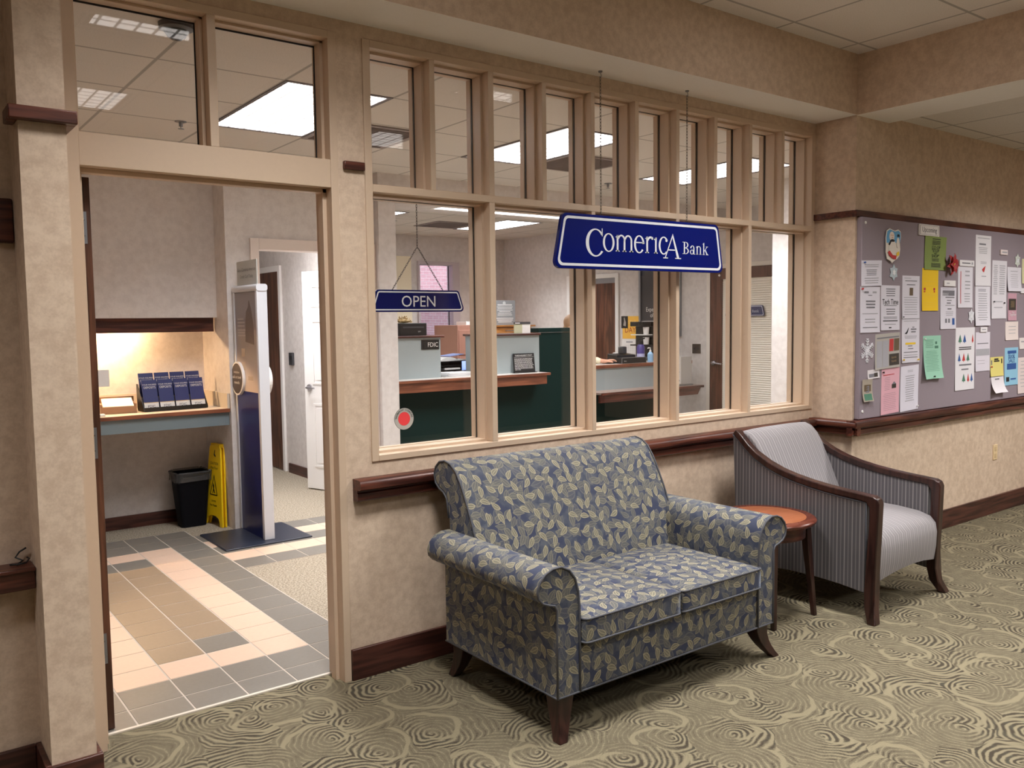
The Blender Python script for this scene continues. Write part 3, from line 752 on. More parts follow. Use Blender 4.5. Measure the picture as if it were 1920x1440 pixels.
def armchair():
    R = thing('armchair', 'grey pinstriped armchair with sweeping dark wood arms', 'armchair', (4.10, -1.04, 0))
    O = (4.062, 0)
    W = .745
    curve = [(-.165,.895),(-.2,.865),(-.25,.815),(-.31,.768),(-.384,.728),(-.47,.695),(-.56,.671),(-.66,.652),(-.76,.638),(-.86,.628),(-.94,.622),(-.985,.618)]
    low = [(-.985,.14),(-.93,.146),(-.839,.157),(-.7,.165),(-.55,.165),(-.4,.157),(-.27,.138),(-.2,.115)]
    def off(i, d):
        a = Vector(curve[max(i-1, 0)]); b = Vector(curve[min(i+1, len(curve)-1)]); t = (b-a).normalized()
        n = Vector((t.y, -t.x)); n = n if n.y > 0 else -n
        return (curve[i][0] + n.x*d, curve[i][1] + n.y*d)
    up = [off(i, .036) for i in range(len(curve))]
    post_f = [(-1.02,.652),(-1.045,.640),(-1.055,.615),(-1.05,.45),(-1.043,.28),(-1.04,.15),(-1.05,.07),(-1.075,0)]
    post_b = [(-1.03,0),(-.995,.07),(-.985,.15),(-.99,.3),(-1.003,.5),(-1.003,.59),(-.985,.616)]
    outline = up + post_f + post_b + curve[::-1][1:]
    M = Matrix.Translation((4.09, -1.04, 0)) @ Matrix.Rotation(math.radians(2.6), 4, 'Z') @ Matrix.Translation((-4.09, 1.04, 0))
    for x0, sgn in ((4.062, -1), (4.062+W-.055, 1)):
        mb = MB().prism(outline, (x0, 0, 0), (0,1,0), (0,0,1), (1,0,0), .055)
        # the foot of the post flares outwards
        for i, p in enumerate(mb.v):
            if p[2] < .15: mb.v[i] = (p[0] + sgn*.055*(1-p[2]/.15)**1.6, p[1], p[2])
        part('arm_frame', mb.xform(M), LEGW, R, smooth=40, bevel=.006, seg=3)
        pb = leg(MB(), [(x0+.0275+sgn*.02, -.13, 0, .018), (x0+.0275+sgn*.008, -.17, .07, .024), (x0+.0275, -.2, .16, .028)])
        part('leg', pb.xform(M), LEGW, R, bevel=.003)
        s_ = part('side_panel', MB().prism([(y, z) for y, z in curve] + low, (x0+.006, 0, 0), (0,1,0), (0,0,1), (1,0,0), .043).xform(M), STRIPE, R, bevel=.004)
        xx = x0+.006 if sgn < 0 else x0+.049
        part('piping', MB().tube([(xx, y, z-.006) for y, z in curve] + [(xx, -.985, .14)] , .004, 8).xform(M), PIPE, s_, smooth=True)
    seat = [(-.30,.46),(-.6,.478),(-.82,.474),(-.94,.463),(-1.005,.443),(-1.035,.41),(-1.043,.36),(-1.04,.28),(-1.03,.20),(-1.0,.188),(-.30,.20)]
    def arch(t, p):
        k = 1-(2*t-1)**2
        return (p[0]-.012*k if p[0] < -.9 else p[0], p[1]+.012*k if p[1] > .4 else (p[1]+.03*k if p[1] < .25 else p[1]))
    part('seat', MB().sweep(seat, 4.117, 4.062+W-.055, 'x', seg=12, scale=arch).xform(M), STRIPEL, R, smooth=55)
    back = [(-.50,.43),(-.44,.55),(-.385,.68),(-.335,.79),(-.295,.855),(-.255,.893),(-.215,.908),(-.178,.90),(-.16,.87),(-.158,.80),(-.16,.5),(-.18,.2),(-.3,.2),(-.45,.3)]
    bulge = lambda t, p: (p[0]-.02*(1-(2*t-1)**2)*(1 if p[0] < -.2 else 0), p[1]+(.012*(1-(2*t-1)**4) if p[1] > .8 else 0))
    part('backrest', MB().sweep(back, 4.105, 4.062+W-.043, 'x', seg=14, scale=bulge).xform(M), STRIPEL, R, smooth=55, bevel=.012, seg=3)
armchair()

# ================================================================== hanging signs
def chain(mb, p0, p1, pitch=.016, r=.0016, w=.0045):
    p0, p1 = Vector(p0), Vector(p1); L = (p1-p0).length; ax = (p1-p0)/L; n = int(L/pitch)
    h = Vector((0,1,0)); s_ = ax.cross(h).normalized(); h = s_.cross(ax)
    for i in range(n):
        c = p0 + ax*(L*(i+.5)/n); u = s_ if i % 2 else h
        pts = [c + ax*(math.cos(2*PI*k/8)*pitch*.68) + u*(math.sin(2*PI*k/8)*w) for k in range(8)]
        mb.tube(pts, r, 4, closed=True)
    return mb
class Glyphs:
    def __init__(s, mb, y): s.mb = mb; s.y = y
    def poly(s, pts): s.mb.prism(pts, (0, s.y, 0), (1,0,0), (0,0,1), (0,-1,0), .0012)
    def rect(s, x0, x1, z0, z1): s.poly([(x0,z0),(x1,z0),(x1,z1),(x0,z1)])
    def band(s, cx, cz, rx, rz, tx, tz, a0=0, a1=360, n=40, dx=0):
        for i in range(n):
            q = []
            for a in (a0+(a1-a0)*i/n, a0+(a1-a0)*(i+1)/n):
                t = math.radians(a); q.append(((cx+rx*math.cos(t), cz+rz*math.sin(t)), (cx+dx+(rx-tx)*math.cos(t), cz+(rz-tz)*math.sin(t))))
            s.poly([q[0][0], q[1][0], q[1][1], q[0][1]])
    def dot(s, x, z, r): s.poly([(x+r*math.cos(2*PI*i/14), z+r*math.sin(2*PI*i/14)) for i in range(14)])
    def stem(s, x, w, z0, z1, foot=True, head=True, f=.009, th=.004):
        s.rect(x-w/2, x+w/2, z0, z1)
        if foot: s.poly([(x-w/2-f, z0), (x+w/2+f, z0), (x+w/2+f, z0+th*.7), (x+w/2, z0+th*2), (x-w/2, z0+th*2), (x-w/2-f, z0+th*.7)])
        if head: s.poly([(x-w/2-f*1.1, z1-th*2.6), (x-w/2, z1-th*3.4), (x+w/2, z1), (x+w/2, z1+th*.6)])
def comerica(mb, y, dim=lambda p: p):
    g = Glyphs(mb, y); zb, zx = 1.923, 2.012
    # C
    g.band(3.022, 1.962, .0665, .071, .019, .0065, 38, 322, 48, dx=.002); g.rect(3.0665, 3.0715, 1.996, 2.036)
    # o
    g.band(3.1145, 1.9665, .041, .048, .0135, .0055)
    # m
    for i, x in enumerate((3.178, 3.228, 3.279)): g.stem(x, .0125, zb, zx-.004 if i == 0 else zx-.03, True, i == 0, .0085)
    for x in (3.178, 3.228): g.band(x+.0275, zx-.032, .0296, .031, .0115, .008, 0, 160, 20)
    # e
    g.band(3.338, 1.967, .039, .0475, .0135, .006, 4, 322, 40); g.rect(3.311, 3.3735, 1.9735, 1.979)
    # r joined to a dotless i
    g.stem(3.398, .0125, zb, zx-.002, True, True, .0085); g.band(3.424, zx-.026, .025, .027, .009, .011, 62, 168, 14); g.dot(3.437, zx-.009, .0075)
    g.stem(3.465, .0125, zb, zx-.004, True, True, .0085)
    # c
    g.band(3.527, 1.968, .0395, .0485, .0135, .006, 48, 314, 36); g.dot(3.5485, 1.997, .0085)
    # A with the long legs
    g.poly([(3.599, 2.036), (3.594, 2.024), (3.5365, 1.903), (3.5425, 1.903), (3.597, 2.016)])
    g.poly([(3.599, 2.036), (3.595, 2.020), (3.634, 1.903), (3.652, 1.903)])
    g.rect(3.561, 3.625, 1.9435, 1.9495); g.rect(3.524, 3.560, 1.8995, 1.9045); g.rect(3.619, 3.667, 1.8995, 1.9045)
    # Bank
    b0, bx, bc = 1.929, 1.978, 1.996
    g.stem(3.694, .0085, b0, bc, False, False); g.rect(3.680, 3.705, b0, b0+.003); g.rect(3.680, 3.705, bc-.003, bc)
    for cz, rz, rx in ((1.9795, .0165, .0235), (1.946, .0172, .027)): g.band(3.703, cz, rx, rz, .008, .003, -90, 90, 18)
    g.rect(3.697, 3.708, 1.9605, 1.9645)
    g.band(3.757, 1.942, .0155, .0132, .0065, .003, 0, 360, 24); g.stem(3.7735, .0075, b0, 1.966, False, False); g.band(3.761, 1.963, .016, .0155, .007, .0035, 0, 150, 16); g.rect(3.7735, 3.784, b0, b0+.003); g.dot(3.7485, 1.967, .0045)
    for i, x in enumerate((3.801, 3.829)): g.stem(x, .0075, b0, bx-.002 if i == 0 else bx-.018, True, i == 0, .0055, .0026)
    g.band(3.8155, bx-.018, .0172, .0175, .007, .004, 0, 160, 16)
    g.stem(3.857, .0075, b0, bc, True, True, .0055, .0026)
    g.poly([(3.860, 1.951), (3.884, 1.975), (3.888, 1.975), (3.863, 1.950)]); g.rect(3.876, 3.893, 1.974, 1.977)
    g.poly([(3.866, 1.9545), (3.872, 1.9585), (3.891, 1.9325), (3.8825, 1.9315)]); g.rect(3.876, 3.898, b0, b0+.003)
    return mb
def hanging_sign():
    R = thing('hanging_sign', 'large navy bank sign hung on two chains above the loveseat', 'sign', (3.39, -.08, 1.83))
    outer = [(2.755,1.822),(4.025,1.834),(3.985,2.107),(2.812,2.101)]
    outer = [(2.745,1.826),(4.032,1.830),(3.984,2.106),(2.803,2.102)]
    def inset(pts, d):
        out = []; k = len(pts)
        for i in range(k):
            p0, p, p1 = Vector(pts[i-1]), Vector(pts[i]), Vector(pts[(i+1) % k])
            a = (p-p0).normalized(); b = (p1-p).normalized(); na = Vector((-a.y, a.x)); nb = Vector((-b.y, b.x))
            h = (na+nb).normalized(); out.append(tuple(p + h*(d/h.dot(na))))
        return out
    part('board', MB().prism(rpoly(outer, .035, 6), (0,-.066,0), (1,0,0), (0,0,1), (0,-1,0), .022), BLUE, R, bevel=.002)
    a, b = rpoly(inset(outer, .014), .03, 6), rpoly(inset(outer, .027), .022, 6)
    mb = MB()
    for i in range(len(a)):
        j = (i+1) % len(a); mb.prism([a[i], a[j], b[j], b[i]], (0,-.0882,0), (1,0,0), (0,0,1), (0,-1,0), .0008)
    part('border', mb, SIGNW, R, smooth=False)
    part('lettering', comerica(MB(), -.0882), SIGNW, R, smooth=False)
    for x in (3.072, 3.727):
        c = part('chain', chain(MB(), (x, -.077, 2.103), (x, -.077, 2.80)), plain('chain_steel', (120,112,104), .4, .7), R, smooth=True)
        part('hook', MB().cone((x, -.077, 2.822), (x, -.077, 2.83), .009, .011, 14).tube([(x, -.077, 2.822), (x+.005, -.077, 2.815), (x+.007, -.077, 2.805), (x, -.077, 2.797), (x-.005, -.077, 2.803)], .0018, 6), STEEL, c)
        part('eyelet', MB().cone((x, -.077, 2.098), (x, -.077, 2.108), .004, .004, 10), STEEL, c)
hanging_sign()
def open_sign():
    R = thing('open_sign', 'small navy OPEN sign on a chain inside the window', 'sign', (2.2, .3, 1.62))
    Y = .30
    o = [(1.935,1.618),(2.472,1.618),(2.436,1.725),(1.966,1.725)]
    part('board', MB().prism(rpoly(o, .018, 5), (0,Y+.012,0), (1,0,0), (0,0,1), (0,-1,0), .012), plain('navy_open_sign', (12,22,92), .25, 0, .4), R, bevel=.001)
    i1 = [(1.9445,1.6255),(2.461,1.6255),(2.429,1.7175),(1.974,1.7175)]; i2 = [(1.951,1.6315),(2.4535,1.6315),(2.425,1.7115),(1.979,1.7115)]
    a, b = rpoly(i1, .013, 5), rpoly(i2, .009, 5); mb = MB()
    for i in range(len(a)):
        j = (i+1) % len(a); mb.prism([a[i], a[j], b[j], b[i]], (0,Y-.0002,0), (1,0,0), (0,0,1), (0,-1,0), .0008)
    part('border', mb, SIGNW, R, smooth=False)
    part('lettering', MB().text('OPEN', .077, (2.2, Y, 1.6435), (1,0,0), (0,0,1), d=.0012), SIGNW, R, smooth=False)
    mb = chain(MB(), (2.055, Y+.005, 1.724), (2.195, Y+.005, 1.93), .013, .0012, .0035); chain(mb, (2.345, Y+.005, 1.724), (2.205, Y+.005, 1.93), .013, .0012, .0035); chain(mb, (2.2, Y+.005, 1.93), (2.2, Y+.005, 2.798), .013, .0012, .0035)
    part('chain', mb, plain('chain_dark', (96,88,84), .4, .6), R, smooth=True)
open_sign()

# ================================================================== bulletin board
BD = thing('bulletin_board', 'large grey fabric bulletin board on the right-hand wall', 'bulletin board', (6.6, -.29, .905))
g = G('grey_board_fabric'); nz = g.noise(g.pos(), 400, 2)[0]
BFAB = g.set(g.mix(nz, lin((146,134,143)), lin((162,150,158))), .9, 0, .1)
part('panel', MB().box(5.088, 9.0, -.327, -.2905, .9045, 2.199), BFAB, BD, bevel=.006, seg=3)
for z in (2.163, .955): part('screw_cap', MB().cone((5.127, -.327, z), (5.127, -.331, z), .010, .008, 16), WHITE, BD)

INK = {0: plain('grey_print', (128,126,134), .8), 1: plain('black_print', (40,38,44), .8), 2: plain('red_print', (200,60,60), .8), 3: plain('yellow_print', (246,206,60), .8),
       4: plain('blue_print', (52,92,160), .8), 5: plain('green_print', (82,130,108), .8), 6: plain('photo_brown', (110,92,70), .8), 7: plain('pale_print', (176,174,182), .8), 8: plain('photo_dark', (64,56,50), .8), 9: plain('white_print', (240,236,240), .8)}
def notice(name, label, cat, x0, x1, z0, z1, rgb, prints=(), curl=.004, group='notices on the bulletin board', tilt=0.0, pins=(), gap=.002, lift=0.0, texts=()):
    """one sheet pinned to the board; prints are (ink, u0, u1, v0, v1) in sheet fractions, v from the top"""
    thick = gap if gap > .004 else .0005
    Y = -.3272-thick
    R = thing(name, label, cat, ((x0+x1)/2, Y, z0), group)
    w_, h_ = x1-x0, z1-z0; sh = math.tan(math.radians(tilt))
    def P(u, v, d=0.0):
        bow = curl*(v**3) + lift*(1-v)**2*.5 + curl*.35*abs(u-.5)*2*v
        return (x0+w_*u + sh*h_*(v-.5), Y-bow-d, z1-h_*v - sh*w_*(u-.5))
    mb = MB(); n = 8; nu = 4
    for s_, d in ((0, 0.0), (1, -thick)):
        b = len(mb.v)
        for j in range(n+1):
            for i in range(nu+1): mb.v.append(P(i/nu, j/n, d))
        for j in range(n):
            for i in range(nu):
                mb.f.append((b+j*(nu+1)+i, b+j*(nu+1)+i+1, b+(j+1)*(nu+1)+i+1, b+(j+1)*(nu+1)+i)); mb.m.append(0)
    k = (n+1)*(nu+1)
    rim = [i for i in range(nu+1)] + [j*(nu+1)+nu for j in range(1, n+1)] + [n*(nu+1)+i for i in range(nu-1, -1, -1)] + [j*(nu+1) for j in range(n-1, 0, -1)]
    for i in range(len(rim)):
        a, b = rim[i], rim[(i+1) % len(rim)]; mb.f.append((a, b, b+k, a+k)); mb.m.append(0)
    part('sheet', mb, plain('paper_%d_%d_%d' % rgb, rgb, .8), R, smooth=60)
    by = {}
    for q in prints: by.setdefault(q[0], []).append(q[1:])
    for ink, qs in by.items():
        pm = MB()
        for q in qs:
            if len(q) == 4:
                u0, u1, v0, v1 = q; st = max(1, int((v1-v0)*8)+1)
                for j in range(st):
                    a, b = v0+(v1-v0)*j/st, v0+(v1-v0)*(j+1)/st
                    for i in range(2):
                        c, e = u0+(u1-u0)*i/2, u0+(u1-u0)*(i+1)/2
                        pm.quad([P(c, b, .001), P(e, b, .001), P(e, a, .001), P(c, a, .001)])
            else: pm.quad([P(u, v, .0012) for u, v in q[0]])
            if len(qs) <= 5:
                part('picture' if ink in (6, 8) else 'print', pm, INK[ink], R, smooth=False); pm = MB()
        if pm.f: part('picture' if ink in (6, 8) else 'print', pm, INK[ink], R, smooth=False)
    for string, ink, u, v, size, sx in texts:
        pm = MB(); vs, fs = text_geo(string, 'CENTER')
        pm.add([P(u + a*size*sx/w_, v - b*size/h_, .0014) for a, b, _z in vs], fs)
        part('lettering', pm, INK[ink], R, smooth=False)
    for u, v, c in pins:
        p = Vector(P(u, v)); m_ = {'b': INK[4], 'r': INK[2], 'k': BLACK, 'w': WHITE, 'y': INK[3]}[c]
        part('push_pin', MB().cone(p, p+Vector((0,-.006,0)), .0035, .0035, 10).cone(p+Vector((0,-.006,0)), p+Vector((.002,-.012,.001)), .006, .0055, 12), m_, R)
    return R
def lines(ink, v0, v1, n, u0=.1, u1=.9, h=.35, seed=1, ragged=.25):
    rn = random.Random(seed*31+n); out = []
    for i in range(n):
        a = v0+(v1-v0)*i/n; c = (u0+u1)/2; hw = (u1-u0)/2*(1-ragged*rn.random())
        out.append((ink, c-hw, c+hw, a, a+(v1-v0)/n*h))
    return out
W_ = (226,222,234)
notice('notice', 'white notice with a blue corner pin, topmost at the left edge of the board', 'notice', 5.085, 5.324, 1.763, 1.927, W_, lines(7, .16, .3, 2)+lines(0, .36, .62, 4, .2, .8)+lines(7, .68, .95, 3), pins=((.12,.08,'b'),), tilt=-2)
notice('notice', 'white notice with a red corner mark, left of the one reading Tech Time', 'notice', 5.078, 5.310, 1.464, 1.758, W_, [(2,.05,.13,.04,.07),(0,.2,.42,.1,.14),(7,.62,.82,.1,.14)]+lines(0, .18, .22, 1, .4, .6)+lines(0, .3, .5, 3, .25, .8, .5)+lines(7, .58, .62, 1)+lines(7,.7,.82,2,.2,.8)+lines(0, .88, .93, 1, .12, .88), pins=((.08,.05,'r'),))
notice('notice', 'white notice reading Tech Time in large letters', 'notice', 5.322, 5.555, 1.475, 1.770, W_, lines(0, .07, .27, 4, .22, .8)+[(1,.16,.84,.443,.452)]+lines(0,.52,.68,3,.25,.8)+lines(0,.70,.76,2,.08,.92)+lines(1,.78,.83,1,.1,.9,.4)+lines(7,.86,.9,1,.2,.8)+[(1,.42,.56,.93,.955)], texts=(('Tech Time', 1, .5, .425, .052, .88),))
notice('notice', 'white notice with a small brown photo near its top, right of Tech Time', 'notice', 5.586, 5.812, 1.550, 1.839, W_, lines(7,.05,.09,1,.1,.5)+lines(0,.11,.16,1,.15,.85)+lines(0,.2,.25,1,.25,.75)+[(6,.42,.62,.28,.46)]+lines(7,.5,.95,8,.08,.9,.25)+[(1,.03,.12,.95,.975)])
notice('notice', 'white notice with a standing dark bird and a yellow highlighted line', 'notice', 5.593, 5.823, 1.250, 1.547, W_, lines(7,.04,.08,1,.08,.85)+[(1,[(.14,.33),(.24,.30),(.36,.2),(.38,.2),(.33,.3),(.26,.345)]),(0,.58,.7,.18,.2),(0,.5,.82,.22,.25),(0,.52,.78,.28,.31)]+lines(7,.38,.46,3)+[(3,.2,.78,.54,.585)]+lines(0,.61,.66,1,.35,.6)+lines(0,.67,.72,1,.35,.65)+lines(0,.75,.8,1)+lines(7,.82,.86,1)+lines(0,.87,.92,1,.08,.9), pins=((.9,.94,'y'),(.06,.93,'y')))
notice('flyer', 'olive green flyer for a co-op stop and shop', 'flyer', 5.866, 6.163, 1.886, 2.118, (138,156,84), lines(1,.07,.11,1,.33,.72,.5)+lines(1,.13,.26,6,.33,.72,.45,3,.05)+lines(1,.66,.76,4,.3,.7,.4)+lines(1,.8,.93,6,.3,.75,.45,4,.05), lift=.012, texts=(('CO-OP',1,.52,.37,.03,1.25),('"STOP',1,.5,.47,.03,1.25),('AND',1,.5,.53,.016,1.1),('SHOP"',1,.5,.63,.03,1.25)))
notice('flyer', 'bright yellow flyer hanging below the olive green one', 'flyer', 5.845, 6.067, 1.602, 1.896, (250,206,32), [(2,.1,.22,.46,.52),(2,.7,.8,.46,.52),(2,.1,.2,.535,.565),(2,.72,.8,.535,.565)]+[(3,.1,.85,a,a+.015) for a in (.3,.4,.6,.64,.8,.85,.9)])
notice('notice', 'white label card reading Upcoming', 'label', 5.776, 6.047, 2.117, 2.192, (238,232,230), [(0,.04,.96,.08,.1),(0,.04,.96,.9,.92),(0,.04,.055,.08,.92),(0,.945,.96,.08,.92)], curl=.001, gap=.010, texts=(('Upcoming',0,.5,.68,.05,.98),))
notice('notice', 'blank white label strip beneath the red flower', 'label', 6.142, 6.305, 1.776, 1.817, (240,236,236), [(7,.2,.45,.4,.6)], curl=.001, gap=.008)
notice('notice', 'white notice with a pattern band on top and a purple picture at lower right', 'notice', 6.106, 6.333, 1.471, 1.767, (228,224,236), lines(0,.03,.05,1,.1,.85)+[(0,.12,.88,.07,.13),(7,.12,.5,.13,.2),(0,.5,.88,.13,.2),(0,.3,.88,.225,.25),(0,.4,.7,.3,.32),(0,.4,.65,.36,.39),(7,.3,.9,.42,.44),(0,.45,.7,.5,.53)]+lines(7,.58,.7,3,.3,.85)+[(0,.3,.42,.75,.85),(0,.5,.6,.75,.85),(4,.75,.9,.74,.9)], texts=(('CONCERT',0,.52,.19,.03,1.0),))
notice('notice', 'white label card above the sheet with a red vertical line', 'label', 6.360, 6.581, 1.925, 1.968, (240,236,240), [(0,.15,.72,.4,.6),(7,.8,.9,.3,.7)], curl=.001, gap=.008)
notice('notice', 'white notice with a thin red vertical line down its left side', 'notice', 6.353, 6.578, 1.623, 1.923, (230,226,236), [(2,.16,.2,.12,.9)]+lines(7,.1,.3,2,.45,.8)+lines(7,.35,.6,3,.45,.85)+lines(7,.65,.9,4,.4,.85))
notice('notice', 'tall white notice with a small orange sprig, highest on the board', 'notice', 6.611, 6.858, 1.786, 2.161, (236,232,238), lines(7,.05,.09,1)+[(0,.22,.65,.16,.19)]+lines(7,.24,.38,4,.15,.8)+lines(7,.52,.58,2,.3,.75)+[(2,[(.5,.72),(.42,.68),(.55,.63),(.66,.6),(.6,.68),(.56,.73)])]+lines(7,.8,.85,1,.4,.7))
notice('notice', 'white notice pinned directly under the tall one with the sprig', 'notice', 6.623, 6.861, 1.488, 1.782, (232,228,238), lines(0,.07,.15,2,.15,.75)+lines(7,.18,.9,12,.15,.85,.3,9), curl=.008)
notice('notice', 'tiny pale label high on the right part of the board', 'label', 7.004, 7.123, 2.029, 2.067, (236,222,222), [(7,.2,.9,.35,.65)], curl=.001, gap=.008)
notice('notice', 'tall white notice of small columns with two dark pins', 'notice', 6.887, 7.134, 1.539, 1.983, (228,224,232), lines(7,.08,.6,16,.08,.38,.4,5)+lines(7,.08,.6,14,.48,.88,.4,6)+lines(7,.7,.9,2,.1,.8,.15), pins=((.12,.71,'k'),(.82,.73,'k')))
notice('notice', 'white square-ish notice beside the rightmost pale star', 'notice', 7.142, 7.384, 1.751, 1.939, (228,224,234), lines(0,.16,.2,1,.22,.75)+lines(7,.3,.9,7,.2,.8,.2), curl=.01)
notice('flyer', 'maroon flyer with a brown picture', 'flyer', 7.169, 7.320, 1.522, 1.735, (206,160,176), [(8,.08,.92,.2,.62),(6,.3,.75,.28,.52)], texts=(('Five',9,.6,.74,.025,1.0),('Together',9,.55,.83,.03,1.0)))
notice('notice', 'small cream card beneath the maroon flyer', 'card', 7.136, 7.362, 1.368, 1.513, (240,226,222), lines(7,.25,.8,3,.2,.85,.15))
notice('newspaper_clipping', 'grey newspaper clipping with two colour photos', 'newspaper clipping', 5.261, 5.566, 1.223, 1.455, (186,180,174), [(0,.06,.96,.1,.135),(7,.06,.28,.2,.95),(7,.3,.54,.2,.95),(2,.57,.74,.17,.52),(6,.76,.97,.17,.52),(8,.57,.97,.6,.93),(6,.66,.86,.66,.86)], tilt=-2, curl=.006)
notice('notice', 'small white card with a grey street photo, below the newspaper clipping', 'card', 5.179, 5.319, 1.164, 1.222, (228,222,226), [(0,.1,.55,.45,.85),(8,.55,.85,.4,.85)], tilt=-2)
notice('notice', 'curled tan and green photo at the lower left of the board', 'photo', 5.109, 5.228, 1.019, 1.163, (176,164,150), [(6,.2,.85,.25,.55),(0,.35,.7,.3,.6),(5,.15,.9,.66,.95)], curl=.016, lift=.016)
notice('notice', 'pink notice with a small dark envelope picture', 'notice', 5.345, 5.570, .919, 1.222, (232,178,192), [(2,.08,.7,.13,.145)]+lines(0,.2,.5,8,.15,.5,.12,7)+[(8,.58,.82,.36,.45),(0,[(.58,.36),(.7,.3),(.82,.36)])]+lines(0,.55,.95,10,.1,.85,.1,8), pins=((.06,.07,'k'),), tilt=-2)
notice('notice', 'white notice of centred lines beside the pink one', 'notice', 5.586, 5.822, .922, 1.229, (228,224,238), lines(7,.1,.16,2,.35,.7)+lines(7,.22,.82,12,.25,.78,.35,11), tilt=-2, pins=((.94,.93,'w'),))
notice('notice', 'mint green notice with a curled lower edge', 'notice', 5.877, 6.123, 1.126, 1.428, (160,212,188), lines(5,.1,.3,6,.1,.6,.2,12)+[(5,.68,.78,.14,.2),(5,.65,.85,.24,.3)]+lines(5,.36,.85,14,.08,.85,.15,13), curl=.022, pins=((.06,.07,'w'),(.5,.95,'k')))
TREE = []
for v, row in ((.1, ((5,.14,.32),(4,.38,.55),(2,.84,.94))), (.4, ((4,.13,.28),(2,.36,.52),(5,.58,.74))), (.73, ((5,.36,.54),(2,.62,.74),(4,.80,.93)))):
    for ink, a, b in row:
        c = (a+b)/2; TREE += [(ink, [(a, v+.13), (b, v+.13), (c, v+.01)]), (ink, c-.015, c+.015, v+.13, v+.15)]
notice('flyer', 'tall white flyer with rows of green, blue and red trees', 'flyer', 6.340, 6.633, 1.018, 1.478, (236,232,238), TREE+lines(1,.31,.37,2,.12,.88,.5)+lines(0,.585,.62,1,.2,.85,.7)+lines(0,.66,.69,1,.32,.7,.7))
notice('notice', 'tiny white tab above a notice with a grey band', 'label', 6.707, 6.815, 1.441, 1.477, (240,236,240), [(7,.2,.8,.4,.6)], curl=.001, gap=.009)
notice('notice', 'white notice with a wide grey band across the middle', 'notice', 6.650, 6.882, 1.144, 1.439, (226,220,232), [(0,.12,.88,.28,.3),(7,.03,.97,.43,.6)]+lines(7,.72,.88,2,.08,.7,.1))
notice('notice', 'small yellow notice near the lower right of the board', 'notice', 6.897, 7.114, 1.094, 1.243, (232,218,130), [(1,.3,.62,.08,.16),(1,.28,.7,.18,.25),(0,.06,.14,.16,.4),(1,.84,.92,.1,.35)], curl=.006, pins=((.04,.5,'r'),))
notice('notice', 'small white curled slip under the yellow notice', 'notice', 6.918, 7.128, .966, 1.090, (238,232,238), [(0,.3,.65,.12,.2)], curl=.03)
notice('flyer', 'light blue flyer for a sale', 'flyer', 7.140, 7.376, 1.011, 1.308, (152,204,232), [(4,.2,.85,.08,.16),(4,.18,.86,.42,.58),(1,.12,.35,.78,.9),(4,.45,.85,.82,.86)], texts=(('Book',4,.5,.28,.06,.9),('SALE',4,.52,.40,.055,1.0)))
notice('notice', 'cream flyer cut by the right edge of the photo, lower row', 'notice', 7.381, 7.62, .933, 1.223, (238,222,220), lines(7,.1,.9,8,.15,.85,.15,21))
notice('notice', 'small cream card cut by the right edge of the photo, middle row', 'card', 7.391, 7.55, 1.292, 1.382, (240,230,228), [(7,.2,.8,.3,.4)])
notice('notice', 'pale yellow sheet cut by the right edge of the photo, upper row', 'notice', 7.399, 7.63, 1.814, 2.011, (228,224,180), lines(7,.1,.9,6,.15,.85,.15,22))
notice('notice', 'white label cut by the right edge of the photo, above the small cream card', 'label', 7.376, 7.55, 1.737, 1.777, (240,236,240), [(0,.3,.8,.35,.6)], curl=.001, gap=.008)

# paper decorations
def star(cx, cz, rx, rz, n, inner, rot=90):
    return [(cx + (rx if i % 2 == 0 else rx*inner)*math.cos(math.radians(rot+180*i/n)), cz + (rz if i % 2 == 0 else rz*inner)*math.sin(math.radians(rot+180*i/n))) for i in range(2*n)]
def star_deco(label, cx, cz, rx, rz, rgb):
    R = thing('paper_snowflake', label, 'paper snowflake', (cx, -.33, cz-rz), 'star-shaped paper snowflakes on the board')
    part('star', MB().prism(star(cx, cz, rx, rz, 6, .66), (0,-.329,0), (1,0,0), (0,0,1), (0,-1,0), .003), plain('pale_blue_foam', rgb, .6), R, bevel=.0012)
    part('centre', MB().prism(star(cx, cz, rx*.4, rz*.4, 6, .6), (0,-.332,0), (1,0,0), (0,0,1), (0,-1,0), .002), plain('white_glitter', (238,240,246), .4), R)
star_deco('pale blue star snowflake under the snowman cut-out', 5.47, 1.855, .055, .056, (188,202,212))
star_deco('white star snowflake near the middle of the board', 6.566, 1.561, .05, .057, (226,226,234))
star_deco('pale green star snowflake at the upper right of the board', 7.31, 1.992, .05, .058, (212,218,212))
R = thing('paper_snowflake', 'large lacy white snowflake at the left edge of the board', 'paper snowflake', (5.167, -.33, 1.27))
mb = MB()
for i in range(6):
    a = math.radians(90+60*i); u = Vector((math.cos(a), 0, math.sin(a))); n_ = Vector((-u.z, 0, u.x)); c = Vector((5.167, -.331, 1.348))
    def bar(p, q, w):
        d = (q-p).normalized(); m_ = Vector((-d.z, 0, d.x))*w/2
        mb.prism([((p+m_).x, (p+m_).z), ((q+m_).x, (q+m_).z), ((q-m_).x, (q-m_).z), ((p-m_).x, (p-m_).z)], (0,-.329,0), (1,0,0), (0,0,1), (0,-1,0), .003)
    bar(c + u*.012, c + u*.078, .007)
    for r_, l_ in ((.03, .02), (.048, .022), (.064, .016)):
        for s_ in (-1, 1): bar(c + u*r_, c + u*(r_+l_*.75) + n_*(s_*l_*.8), .005)
    for s_ in (-1, 1): bar(c + u*.012, c + u*.03 + n_*(s_*.017), .005)
part('crystal', mb, plain('white_foam', (236,234,242), .6), R, smooth=False)
part('centre', MB().prism(star(5.167, 1.348, .018, .018, 6, .6), (0,-.329,0), (1,0,0), (0,0,1), (0,-1,0), .0035), plain('white_foam', (236,234,242), .6), R)
